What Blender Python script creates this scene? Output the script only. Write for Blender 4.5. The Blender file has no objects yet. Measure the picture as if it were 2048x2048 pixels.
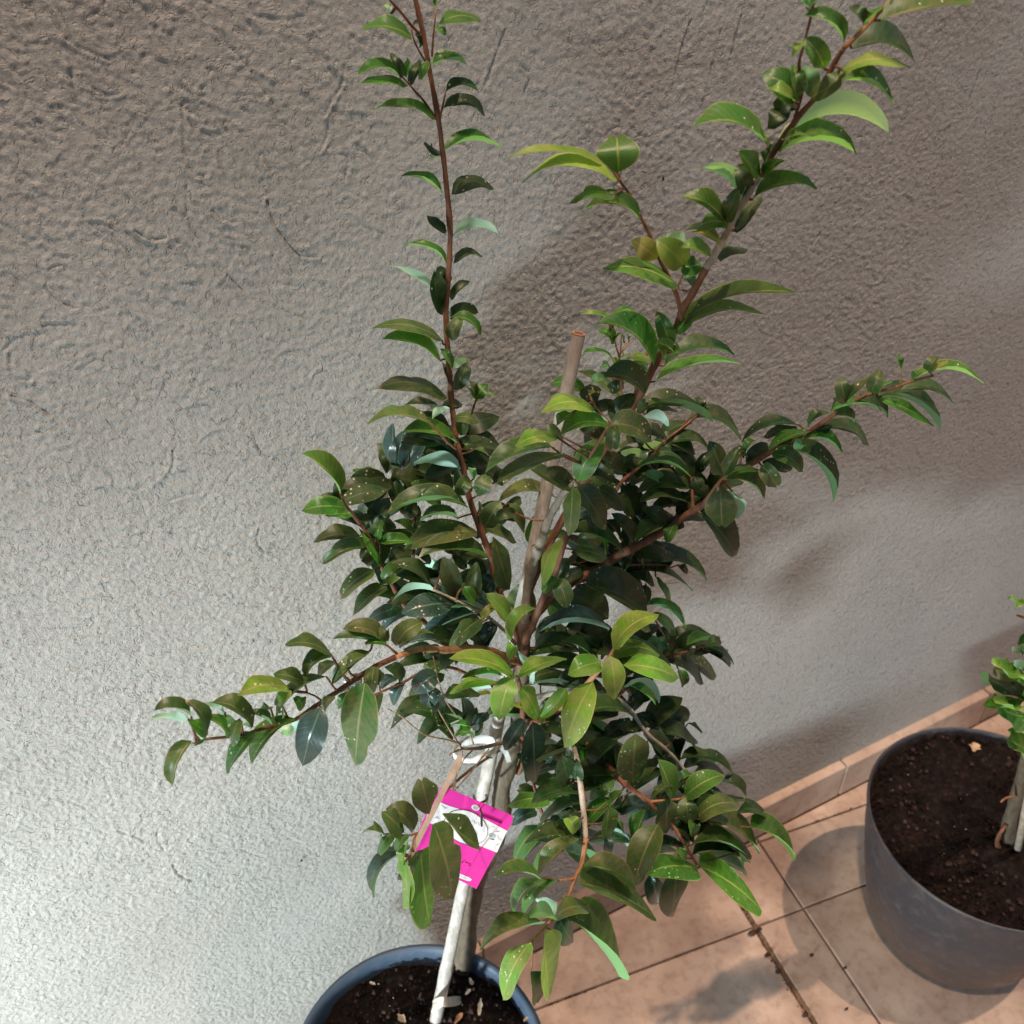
import bpy, bmesh, math, random
import numpy as np
from mathutils import Vector

random.seed(7)
C = bpy.context.scene
COL = C.collection

# ------------------------------------------------------------------ camera
PITCH = math.radians(37.0)      # looking down
HEAD = math.radians(28.4)       # turned to the right of the wall's normal
FPX = 2054.0                    # focal length for a 2048 px picture
CAM = Vector((0.0, -0.706, 1.40))
cam_d = bpy.data.cameras.new('camera')
cam = bpy.data.objects.new('camera', cam_d)
COL.objects.link(cam)
cam.location = CAM
cam.rotation_euler = (math.pi / 2 - PITCH, 0, -HEAD)
cam_d.sensor_width = 36
cam_d.lens = 36 * FPX / 2048
cam_d.clip_start = 0.02
cam_d.clip_end = 100
cam_d.dof.use_dof = True
cam_d.dof.focus_distance = 0.72
cam_d.dof.aperture_fstop = 14
C.camera = cam

# ------------------------------------------------------------------ world and light
W = bpy.data.worlds.new('World')
C.world = W
W.use_nodes = True
wn = W.node_tree.nodes
bg = wn['Background']
sky = wn.new('ShaderNodeTexSky')
sky.sky_type = 'NISHITA'
sky.sun_disc = False
sky.sun_elevation = math.radians(79)
sky.sun_rotation = math.radians(200)
W.node_tree.links.new(sky.outputs[0], bg.inputs['Color'])
bg.inputs['Strength'].default_value = 0.08


def lamp(kind, name, loc, energy, color, radius, target=None, spot=None, blend=0.5):
    d = bpy.data.lights.new(name, kind)
    d.energy = energy
    d.color = color
    o = bpy.data.objects.new(name, d)
    COL.objects.link(o)
    o.location = loc
    d.shadow_soft_size = radius
    if kind == 'SPOT':
        d.spot_size = math.radians(spot)
        d.spot_blend = blend
    if target is not None:
        o.rotation_euler = (Vector(target) - Vector(loc)).to_track_quat('-Z', 'Y').to_euler()
    return o


# warm light almost straight from above
sun = lamp('SUN', 'sun', (0.9, -1.0, 4.0), 2.3, (1.0, 0.72, 0.53), 0.0)
SUN_DIR = Vector((-0.27, 0.17, -1.0)).normalized()
sun.rotation_euler = SUN_DIR.to_track_quat('-Z', 'Y').to_euler()
sun.data.angle = math.radians(0.9)
# the cool garden lamp standing on the ground at the left, whose glow washes the foot of the wall
gl = lamp('SPOT', 'garden_lamp_light', (-1.12, -0.86, 0.44), 235, (0.80, 0.95, 1.0), 0.08, (-0.14, 0.0, 0.34), 72, 1.0)
gl.scale = (1.3, 1.0, 1.0)
lamp('POINT', 'terrace_lamp_light', (-0.55, -0.85, 4.0), 350, (1.0, 0.78, 0.58), 0.08)

C.render.engine = 'CYCLES'
C.cycles.use_denoising = True
C.cycles.samples = 128
C.render.resolution_x = 1024
C.render.resolution_y = 1024
C.view_settings.view_transform = 'Standard'
C.view_settings.look = 'None'
C.view_settings.exposure = 0.0
C.view_settings.gamma = 1.0
C.view_settings.use_curve_mapping = False


# ------------------------------------------------------------------ helpers
def ray(u, v):
    a = (u - 1024) / FPX
    b = -(v - 1024) / FPX
    fw = math.cos(PITCH) + b * math.sin(PITCH)
    up = -math.sin(PITCH) + b * math.cos(PITCH)
    return Vector((fw * math.sin(HEAD) + a * math.cos(HEAD), fw * math.cos(HEAD) - a * math.sin(HEAD), up))


def P(u, v, w):
    """world point seen at (u, v), w metres in front of the wall"""
    r = ray(u, v)
    t = (-w - CAM.y) / r.y
    return CAM + r * t


def PZ(u, v, z):
    r = ray(u, v)
    return CAM + r * ((z - CAM.z) / r.z)


def tag(o, label=None, cat=None, group=None, kind=None):
    if label: o['label'] = label
    if cat: o['category'] = cat
    if group: o['group'] = group
    if kind: o['kind'] = kind
    return o


def empty(name, loc):
    o = bpy.data.objects.new(name, None)
    o.empty_display_size = 0.05
    COL.objects.link(o)
    o.location = loc
    return o


def mesh_obj(name, verts, faces, mat, parent=None, smooth=True, uvs=None, mats=None, fmat=None):
    me = bpy.data.meshes.new(name)
    org = Vector(parent.location) if parent is not None else Vector((0, 0, 0))
    if parent is not None and parent.parent is not None:
        org = org + Vector(parent.parent.location)
    me.from_pydata([tuple(Vector(v) - org) for v in verts], [], faces)
    me.update()
    if uvs is not None:
        ul = me.uv_layers.new(name='UVMap')
        for poly in me.polygons:
            for li in poly.loop_indices:
                ul.data[li].uv = uvs[me.loops[li].vertex_index]
    for m in (mats or [mat]):
        me.materials.append(m)
    if fmat:
        for i, k in enumerate(fmat):
            me.polygons[i].material_index = k
    if smooth:
        me.polygons.foreach_set('use_smooth', [True] * len(me.polygons))
    o = bpy.data.objects.new(name, me)
    COL.objects.link(o)
    if parent is not None:
        o.parent = parent
    return o


def catmull(pts, n=5):
    out = []
    m = len(pts)
    for i in range(m - 1):
        p0, p1, p2, p3 = pts[max(i - 1, 0)], pts[i], pts[i + 1], pts[min(i + 2, m - 1)]
        for k in range(n):
            t = k / n
            out.append(0.5 * ((2 * p1) + (p2 - p0) * t + (2 * p0 - 5 * p1 + 4 * p2 - p3) * t * t + (3 * p1 - p0 - 3 * p2 + p3) * t ** 3))
    out.append(pts[-1])
    return out


def tube_geo(pts, radii, sides=8, vo=0, ridge=0.0, cap=True):
    verts, faces, uvs = [], [], []
    up = Vector((0.13, 0.31, 0.94))
    L = 0
    for i, p in enumerate(pts):
        a = pts[max(i - 1, 0)]
        b = pts[min(i + 1, len(pts) - 1)]
        T = (b - a).normalized()
        X = T.cross(up)
        if X.length < 1e-4: X = T.cross(Vector((1, 0, 0)))
        X.normalize()
        Y = T.cross(X)
        if i: L += (pts[i] - pts[i - 1]).length
        for k in range(sides):
            an = 2 * math.pi * k / sides
            r = radii[i] * (1 + ridge * math.sin(k * 2.1 + i * 1.7))
            verts.append(p + X * (r * math.cos(an)) + Y * (r * math.sin(an)))
            uvs.append((k / sides, L))
    n = len(pts)
    for i in range(n - 1):
        for k in range(sides):
            k2 = (k + 1) % sides
            faces.append((vo + i * sides + k, vo + i * sides + k2, vo + (i + 1) * sides + k2, vo + (i + 1) * sides + k))
    if cap:
        faces.append(tuple(vo + k for k in reversed(range(sides))))
        faces.append(tuple(vo + (n - 1) * sides + k for k in range(sides)))
    return verts, faces, uvs


def tube(name, pts, radii, mat, parent=None, sides=8, ridge=0.0, sub=5, nodes=0.0):
    q = catmull(pts, sub)
    m = len(pts)
    rr = []
    for i in range(len(q)):
        t = i / sub
        a = min(int(t), m - 2)
        f = t - a
        r = radii[a] * (1 - f) + radii[a + 1] * f
        if nodes:
            r *= 1 + nodes * (random.random() ** 3)
        rr.append(r)
    v, f, uv = tube_geo(q, rr, sides, 0, ridge)
    return mesh_obj(name, v, f, mat, parent, uvs=uv)


def lathe(name, prof, cx, cy, mat, parent=None, seg=72, wob=0.0):
    verts, faces = [], []
    for (r, z) in prof:
        for k in range(seg):
            a = 2 * math.pi * k / seg
            rr = r * (1 + wob * math.sin(2 * a + 0.6))
            verts.append((cx + rr * math.cos(a), cy + rr * math.sin(a), z))
    for i in range(len(prof) - 1):
        for k in range(seg):
            k2 = (k + 1) % seg
            faces.append((i * seg + k, i * seg + k2, (i + 1) * seg + k2, (i + 1) * seg + k))
    return mesh_obj(name, verts, faces, mat, parent)


# ------------------------------------------------------------------ materials
def new_mat(name):
    m = bpy.data.materials.new(name)
    m.use_nodes = True
    nt = m.node_tree
    return m, nt, nt.nodes, nt.links, nt.nodes['Principled BSDF']


def ramp(N, stops):
    r = N.new('ShaderNodeValToRGB')
    while len(r.color_ramp.elements) > 1:
        r.color_ramp.elements.remove(r.color_ramp.elements[-1])
    r.color_ramp.elements[0].position = stops[0][0]
    r.color_ramp.elements[0].color = (*stops[0][1], 1)
    for p, c in stops[1:]:
        e = r.color_ramp.elements.new(p)
        e.color = (*c, 1)
    return r


def noise(N, L, co, scale, detail=4, rough=0.55, dist=0.0):
    n = N.new('ShaderNodeTexNoise')
    n.inputs['Scale'].default_value = scale
    n.inputs['Detail'].default_value = detail
    n.inputs['Roughness'].default_value = rough
    n.inputs['Distortion'].default_value = dist
    if co is not None: L.new(co, n.inputs['Vector'])
    return n


def mixc(N, L, fac, a, b, mode='MIX'):
    m = N.new('ShaderNodeMix')
    m.data_type = 'RGBA'
    m.blend_type = mode
    for s, x in ((m.inputs[0], fac), (m.inputs[6], a), (m.inputs[7], b)):
        if isinstance(x, (int, float)): s.default_value = x
        elif isinstance(x, tuple): s.default_value = (*x, 1)
        else: L.new(x, s)
    return m.outputs[2]


def math_n(N, L, op, a, b=None, clamp=False):
    m = N.new('ShaderNodeMath')
    m.operation = op
    m.use_clamp = clamp
    for s, x in ((m.inputs[0], a), (m.inputs[1], b)):
        if x is None: continue
        if isinstance(x, (int, float)): s.default_value = x
        else: L.new(x, s)
    return m.outputs[0]


def bump(N, L, bs, h, strength, dist):
    b = N.new('ShaderNodeBump')
    b.inputs['Strength'].default_value = strength
    b.inputs['Distance'].default_value = dist
    L.new(h, b.inputs['Height'])
    L.new(b.outputs[0], bs.inputs['Normal'])
    return b


def mat_wall():
    m, nt, N, L, B = new_mat('plaster')
    co = N.new('ShaderNodeTexCoord').outputs['Object']
    n1 = noise(N, L, co, 4.0, 5)
    n2 = noise(N, L, co, 330, 3, 0.6)
    c = ramp(N, [(0.3, (0.350, 0.333, 0.303)), (0.7, (0.430, 0.411, 0.376))])
    L.new(n1.outputs[0], c.inputs[0])
    d = ramp(N, [(0.30, (0.72, 0.69, 0.67)), (0.45, (1, 1, 1))])  # dark specks put the shade of small pits into the plaster colour
    L.new(n2.outputs[0], d.inputs[0])
    L.new(mixc(N, L, 0.8, c.outputs[0], d.outputs[0], 'MULTIPLY'), B.inputs['Base Color'])
    B.inputs['Roughness'].default_value = 0.85
    B.inputs['Specular IOR Level'].default_value = 0.25
    n3 = noise(N, L, co, 250, 6, 0.72, 0.3)
    n5 = noise(N, L, co, 150, 3, 0.6, 1.2)
    pit = ramp(N, [(0.30, (0, 0, 0)), (0.42, (1, 1, 1))])
    L.new(n5.outputs[0], pit.inputs[0])
    hsum = math_n(N, L, 'ADD', math_n(N, L, 'MULTIPLY', n3.outputs[0], 0.9), math_n(N, L, 'MULTIPLY', pit.outputs[0], 0.45))
    bump(N, L, B, hsum, 1.0, 0.0036)
    return m


def mat_simple(name, col, rough=0.6, spec=0.5, nscale=40, var=0.25, bstr=0.2, bdist=0.0005, bscale=300, sss=0):
    m, nt, N, L, B = new_mat(name)
    co = N.new('ShaderNodeTexCoord').outputs['Object']
    n1 = noise(N, L, co, nscale, 5)
    lo = tuple(max(0, x * (1 - var)) for x in col)
    hi = tuple(min(1, x * (1 + var)) for x in col)
    c = ramp(N, [(0.3, lo), (0.7, hi)])
    L.new(n1.outputs[0], c.inputs[0])
    L.new(c.outputs[0], B.inputs['Base Color'])
    B.inputs['Roughness'].default_value = rough
    B.inputs['Specular IOR Level'].default_value = spec
    n2 = noise(N, L, co, bscale, 4)
    bump(N, L, B, n2.outputs[0], bstr, bdist)
    return m


def mat_tile():
    m, nt, N, L, B = new_mat('terracotta_tile')
    co = N.new('ShaderNodeTexCoord').outputs['Object']
    oi = N.new('ShaderNodeObjectInfo')
    n1 = noise(N, L, co, 9, 6, 0.6, 0.3)
    n2 = noise(N, L, co, 60, 5, 0.65)
    n3 = noise(N, L, co, 3, 4, 0.6)
    c = ramp(N, [(0.25, (0.34, 0.235, 0.175)), (0.5, (0.48, 0.36, 0.285)), (0.75, (0.58, 0.455, 0.37))])
    L.new(n1.outputs[0], c.inputs[0])
    c2 = ramp(N, [(0.33, (0.60, 0.52, 0.46)), (0.52, (1, 1, 1))])
    L.new(n2.outputs[0], c2.inputs[0])
    x = mixc(N, L, 0.55, c.outputs[0], c2.outputs[0], 'MULTIPLY')
    c3 = ramp(N, [(0.38, (0.52, 0.44, 0.40)), (0.60, (1, 1, 1))])
    L.new(n3.outputs[0], c3.inputs[0])
    x = mixc(N, L, 0.7, x, c3.outputs[0], 'MULTIPLY')
    hs = N.new('ShaderNodeHueSaturation')
    L.new(x, hs.inputs['Color'])
    L.new(math_n(N, L, 'MULTIPLY_ADD', oi.outputs['Random'], 0.24), hs.inputs['Value'])
    hs.inputs['Value'].default_value = 1.0
    # value = random*0.16 + 0.92
    mm = hs.inputs['Value'].links[0].from_node
    mm.inputs[2].default_value = 0.76
    L.new(hs.outputs[0], B.inputs['Base Color'])
    B.inputs['Roughness'].default_value = 0.55
    B.inputs['Specular IOR Level'].default_value = 0.4
    bump(N, L, B, n2.outputs[0], 0.25, 0.0008)
    return m


def mat_soil():
    m, nt, N, L, B = new_mat('potting_soil')
    co = N.new('ShaderNodeTexCoord').outputs['Object']
    n1 = noise(N, L, co, 90, 6, 0.7)
    c = ramp(N, [(0.3, (0.004, 0.0025, 0.002)), (0.55, (0.015, 0.009, 0.007)), (0.75, (0.050, 0.027, 0.020))])
    L.new(n1.outputs[0], c.inputs[0])
    n2 = noise(N, L, co, 420, 3, 0.6)
    s = ramp(N, [(0.70, (0, 0, 0)), (0.76, (1, 1, 1))])
    L.new(n2.outputs[0], s.inputs[0])
    L.new(mixc(N, L, s.outputs[0], c.outputs[0], (0.22, 0.17, 0.13)), B.inputs['Base Color'])
    B.inputs['Roughness'].default_value = 0.95
    B.inputs['Specular IOR Level'].default_value = 0.15
    n3 = noise(N, L, co, 260, 6, 0.7)
    bump(N, L, B, n3.outputs[0], 1.0, 0.004)
    return m


def mat_pot(name, top, low, z0, z1):
    m, nt, N, L, B = new_mat(name)
    ge = N.new('ShaderNodeNewGeometry')
    sx = N.new('ShaderNodeSeparateXYZ')
    L.new(ge.outputs['Position'], sx.inputs[0])
    co = N.new('ShaderNodeTexCoord').outputs['Object']
    n1 = noise(N, L, co, 14, 6, 0.65, 0.4)
    mr = N.new('ShaderNodeMapRange')
    L.new(sx.outputs['Z'], mr.inputs[0])
    mr.inputs[1].default_value = z0
    mr.inputs[2].default_value = z1
    h = math_n(N, L, 'ADD', mr.outputs[0], math_n(N, L, 'MULTIPLY', math_n(N, L, 'SUBTRACT', n1.outputs[0], 0.5), 1.6), True)
    x = mixc(N, L, h, low, top)
    n2 = noise(N, L, co, 55, 6, 0.7)
    s = ramp(N, [(0.52, (0, 0, 0)), (0.75, (1, 1, 1))])
    L.new(n2.outputs[0], s.inputs[0])
    x = mixc(N, L, math_n(N, L, 'MULTIPLY', s.outputs[0], 0.34), x, (0.16, 0.13, 0.11))
    L.new(x, B.inputs['Base Color'])
    B.inputs['Roughness'].default_value = 0.42
    L.new(n2.outputs[0], B.inputs['Roughness'])
    bump(N, L, B, n2.outputs[0], 0.15, 0.0006)
    return m


def mat_bark(name, a, b, scale=60, rough=0.75):
    m, nt, N, L, B = new_mat(name)
    co = N.new('ShaderNodeTexCoord').outputs['Object']
    mp = N.new('ShaderNodeMapping')
    mp.inputs['Scale'].default_value = (1, 1, 0.35)
    L.new(co, mp.inputs[0])
    n1 = noise(N, L, mp.outputs[0], scale * 3, 5, 0.65)
    c = ramp(N, [(0.32, a), (0.68, b)])
    L.new(n1.outputs[0], c.inputs[0])
    L.new(c.outputs[0], B.inputs['Base Color'])
    B.inputs['Roughness'].default_value = rough
    n2 = noise(N, L, mp.outputs[0], scale * 8, 4, 0.7)
    bump(N, L, B, n2.outputs[0], 0.6, 0.0009)
    return m


def mat_leaf(name, front, back, vein, rough=0.38, dust=0.25, tip=0.0, trans=0.22, hue=0.03, dustcol=(0.24, 0.18, 0.10)):
    m, nt, N, L, B = new_mat(name)
    uv = N.new('ShaderNodeUVMap')
    sx = N.new('ShaderNodeSeparateXYZ')
    L.new(uv.outputs[0], sx.inputs[0])
    U, V = sx.outputs['X'], sx.outputs['Y']
    oi = N.new('ShaderNodeObjectInfo')
    co = N.new('ShaderNodeTexCoord').outputs['Object']
    ge = N.new('ShaderNodeNewGeometry')
    n1 = noise(N, L, co, 55, 4, 0.6)
    fr = ramp(N, [(0.3, tuple(x * 0.72 for x in front)), (0.7, tuple(min(1, x * 1.3) for x in front))])
    L.new(n1.outputs[0], fr.inputs[0])
    # dusty film in soft patches and along the midrib
    n2 = noise(N, L, co, 80, 6, 0.68)
    du = ramp(N, [(0.38, (0, 0, 0)), (0.72, (1, 1, 1))])
    L.new(n2.outputs[0], du.inputs[0])
    x = mixc(N, L, math_n(N, L, 'MULTIPLY', du.outputs[0], dust), fr.outputs[0], dustcol)
    # midrib and side veins
    ax = math_n(N, L, 'ABSOLUTE', math_n(N, L, 'SUBTRACT', U, 0.5))
    mid = math_n(N, L, 'SUBTRACT', 1.0, math_n(N, L, 'MULTIPLY', ax, 22.0), True)
    wv = math_n(N, L, 'SINE', math_n(N, L, 'MULTIPLY', math_n(N, L, 'SUBTRACT', V, math_n(N, L, 'MULTIPLY', ax, 0.42)), 62.0))
    wv = math_n(N, L, 'POWER', math_n(N, L, 'MAXIMUM', wv, 0.0), 6.0)
    vn = math_n(N, L, 'MAXIMUM', math_n(N, L, 'MULTIPLY', mid, 0.75), math_n(N, L, 'MULTIPLY', wv, 0.13))
    x = mixc(N, L, vn, x, vein)
    # yellow margin
    ed = math_n(N, L, 'MULTIPLY', math_n(N, L, 'SUBTRACT', ax, 0.465), 24.0, True)
    x = mixc(N, L, math_n(N, L, 'MULTIPLY', ed, 0.55), x, tuple(min(1, v * 1.3) for v in vein))
    # white scale specks on some leaves
    vo = N.new('ShaderNodeTexVoronoi')
    vo.inputs['Scale'].default_value = 210
    L.new(co, vo.inputs['Vector'])
    sp = math_n(N, L, 'LESS_THAN', vo.outputs['Distance'], 0.17)
    n3 = noise(N, L, co, 30, 2)
    sp = math_n(N, L, 'MULTIPLY', sp, math_n(N, L, 'GREATER_THAN', n3.outputs[0], 0.58))
    x = mixc(N, L, math_n(N, L, 'MULTIPLY', sp, 0.7), x, (0.62, 0.60, 0.48))
    if tip:
        n4 = noise(N, L, co, 45, 3)
        tv = math_n(N, L, 'ADD', V, math_n(N, L, 'MULTIPLY', math_n(N, L, 'SUBTRACT', n4.outputs[0], 0.5), 0.35))
        tm = math_n(N, L, 'MULTIPLY', math_n(N, L, 'SUBTRACT', tv, 1.0 - tip), 14.0, True)
        x = mixc(N, L, tm, x, (0.34, 0.235, 0.15))
    bk = mixc(N, L, vn, back, tuple(min(1, v * 1.25) for v in back))
    x = mixc(N, L, ge.outputs['Backfacing'], x, bk)
    hs = N.new('ShaderNodeHueSaturation')
    L.new(x, hs.inputs['Color'])
    h = N.new('ShaderNodeMapRange')
    L.new(oi.outputs['Random'], h.inputs[0])
    h.inputs[3].default_value = 0.5 - hue
    h.inputs[4].default_value = 0.5 + hue * 0.6
    L.new(h.outputs[0], hs.inputs['Hue'])
    v2 = N.new('ShaderNodeMapRange')
    L.new(math_n(N, L, 'FRACT', math_n(N, L, 'MULTIPLY', oi.outputs['Random'], 7.31)), v2.inputs[0])
    v2.inputs[3].default_value = 0.78
    v2.inputs[4].default_value = 1.28
    L.new(v2.outputs[0], hs.inputs['Value'])
    L.new(hs.outputs[0], B.inputs['Base Color'])
    ro = mixc(N, L, ge.outputs['Backfacing'], (rough,) * 3, (0.55,) * 3)
    L.new(ro, B.inputs['Roughness'])
    B.inputs['Specular IOR Level'].default_value = 0.42
    hh = math_n(N, L, 'ADD', math_n(N, L, 'MULTIPLY', vn, -1.0), math_n(N, L, 'MULTIPLY', n1.outputs[0], 0.6))
    bump(N, L, B, hh, 0.35, 0.0006)
    tr = N.new('ShaderNodeBsdfTranslucent')
    tc = mixc(N, L, 0.65, hs.outputs[0], (0.20, 0.42, 0.03), 'ADD')
    L.new(mixc(N, L, 1.0, hs.outputs[0], (3.0, 3.6, 1.2), 'MULTIPLY'), tr.inputs['Color'])
    ms = N.new('ShaderNodeMixShader')
    ms.inputs[0].default_value = trans
    L.new(B.outputs[0], ms.inputs[1])
    L.new(tr.outputs[0], ms.inputs[2])
    L.new(ms.outputs[0], N['Material Output'].inputs['Surface'])
    return m


M = {}
M['wall'] = mat_wall()
M['tile'] = mat_tile()
M['grout'] = mat_simple('grout', (0.14, 0.09, 0.06), 0.95, 0.2, 60, 0.5, 0.8, 0.002, 200)
M['soil'] = mat_soil()
M['pot_a'] = mat_pot('blue_grey_plastic', (0.052, 0.078, 0.115), (0.035, 0.04, 0.05), 0.0, 0.25)
M['pot_b'] = mat_pot('dusty_grey_plastic_sheen', (0.032, 0.032, 0.038), (0.095, 0.055, 0.040), 0.0, 0.17)  # brown lower part: dust, plus a warm sheen put into the colour
M['trunk'] = mat_bark('trunk_bark', (0.075, 0.055, 0.035), (0.17, 0.125, 0.08))
M['bark'] = mat_bark('red_brown_bark', (0.10, 0.035, 0.018), (0.26, 0.105, 0.05))
M['twig'] = mat_bark('orange_twig', (0.26, 0.10, 0.04), (0.46, 0.22, 0.10))
M['pale'] = mat_bark('pale_bark', (0.26, 0.20, 0.14), (0.50, 0.42, 0.33))
M['dry'] = mat_bark('dry_twig', (0.24, 0.13, 0.07), (0.48, 0.33, 0.22))
M['cane'] = mat_bark('weathered_cane_shaded_top', (0.30, 0.25, 0.21), (0.60, 0.54, 0.48), 55, 0.55)
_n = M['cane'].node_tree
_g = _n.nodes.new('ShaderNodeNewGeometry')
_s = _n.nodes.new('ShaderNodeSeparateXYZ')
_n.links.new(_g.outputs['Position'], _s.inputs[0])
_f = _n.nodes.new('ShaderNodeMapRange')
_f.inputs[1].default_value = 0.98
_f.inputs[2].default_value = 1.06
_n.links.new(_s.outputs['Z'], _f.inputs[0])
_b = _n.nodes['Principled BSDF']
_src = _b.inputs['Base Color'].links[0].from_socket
_n.links.new(mixc(_n.nodes, _n.links, math_n(_n.nodes, _n.links, 'MULTIPLY', _f.outputs[0], 0.85), _src, (0.20, 0.125, 0.095)), _b.inputs['Base Color'])  # browner towards the top: shade on the cane put into its colour
M['cane_in'] = mat_simple('cane_end', (0.16, 0.065, 0.04), 0.9)
M['stick'] = mat_bark('flat_stick', (0.27, 0.215, 0.18), (0.40, 0.335, 0.29), 30)
M['clip'] = mat_simple('white_plastic', (0.72, 0.70, 0.66), 0.45, 0.5, 30, 0.08)
M['tape'] = mat_simple('tie_tape', (0.62, 0.52, 0.42), 0.5, 0.5, 80, 0.15)
M['pink'] = mat_simple('pink_card', (0.72, 0.040, 0.36), 0.3, 0.4, 25, 0.12, 0.05)
M['card'] = mat_simple('white_print', (0.72, 0.74, 0.76), 0.42, 0.4, 60, 0.06, 0.02)
M['greyprint'] = mat_simple('grey_print', (0.36, 0.42, 0.46), 0.45, 0.4, 120, 0.25, 0.02)
M['ink'] = mat_simple('dark_ink', (0.10, 0.13, 0.16), 0.45, 0.4, 60, 0.1, 0.02)
M['plum'] = mat_simple('plum_ink', (0.20, 0.003, 0.09), 0.45, 0.4, 60, 0.1, 0.02)
M['black'] = mat_simple('black_wire', (0.012, 0.012, 0.013), 0.4)
M['deadleaf'] = mat_simple('dead_leaf', (0.42, 0.28, 0.17), 0.7, 0.3, 120, 0.4, 0.5)
M['chip'] = mat_simple('pale_chip', (0.42, 0.35, 0.27), 0.7, 0.3, 120, 0.3, 0.3)
M['seed'] = mat_simple('dark_seed', (0.03, 0.015, 0.01), 0.7, 0.3, 120, 0.3, 0.3)

VE = (0.30, 0.33, 0.10)
LM = {
    'd': mat_leaf('leaf_deep_green_shaded', (0.011, 0.042, 0.008), (0.09, 0.20, 0.08), (0.07, 0.12, 0.04), 0.44, 0.28, trans=0.07),  # deep green, darkened further to paint in the shade inside the crown
    'g': mat_leaf('leaf_green', (0.035, 0.122, 0.017), (0.17, 0.36, 0.16), VE, 0.38, 0.20, trans=0.2),
    'o': mat_leaf('leaf_olive_dusty', (0.030, 0.080, 0.016), (0.14, 0.28, 0.11), (0.24, 0.22, 0.09), 0.44, 0.6, trans=0.08, dustcol=(0.17, 0.145, 0.06)),
    'y': mat_leaf('leaf_bright', (0.088, 0.215, 0.020), (0.22, 0.40, 0.12), (0.36, 0.34, 0.12), 0.38, 0.6, trans=0.15, dustcol=(0.30, 0.25, 0.10)),
    'b': mat_leaf('leaf_yellowed', (0.17, 0.20, 0.045), (0.28, 0.32, 0.12), (0.45, 0.30, 0.12), 0.45, 0.5, trans=0.2, dustcol=(0.42, 0.25, 0.10)),
    't': mat_leaf('leaf_brown_tipped', (0.016, 0.055, 0.012), (0.14, 0.26, 0.11), (0.20, 0.19, 0.08), 0.4, 0.3, tip=0.11, trans=0.1),
    's': mat_leaf('leaf_cool_sheen', (0.022, 0.052, 0.044), (0.22, 0.36, 0.32), (0.16, 0.22, 0.16), 0.28, 0.15, trans=0.08, dustcol=(0.2, 0.22, 0.2)),  # dark leaf with the cool light's bluish sheen put into its colour
    'u': mat_leaf('leaf_pale_underside', (0.05, 0.14, 0.03), (0.42, 0.62, 0.50), (0.3, 0.4, 0.2), 0.4, 0.1, trans=0.15),
}

# ------------------------------------------------------------------ wall
rng = np.random.default_rng(11)


def vnoise(X, Z, sx, sz, seed):
    r = np.random.default_rng(seed)
    g = r.random((512, 512))
    x = X / sx
    z = Z / sz
    xi = np.floor(x).astype(int)
    zi = np.floor(z).astype(int)
    fx = x - xi
    fz = z - zi
    fx = fx * fx * (3 - 2 * fx)
    fz = fz * fz * (3 - 2 * fz)
    a = g[xi % 512, zi % 512]
    b = g[(xi + 1) % 512, zi % 512]
    c = g[xi % 512, (zi + 1) % 512]
    d = g[(xi + 1) % 512, (zi + 1) % 512]
    return (a * (1 - fx) + b * fx) * (1 - fz) + (c * (1 - fx) + d * fx) * fz


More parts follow.
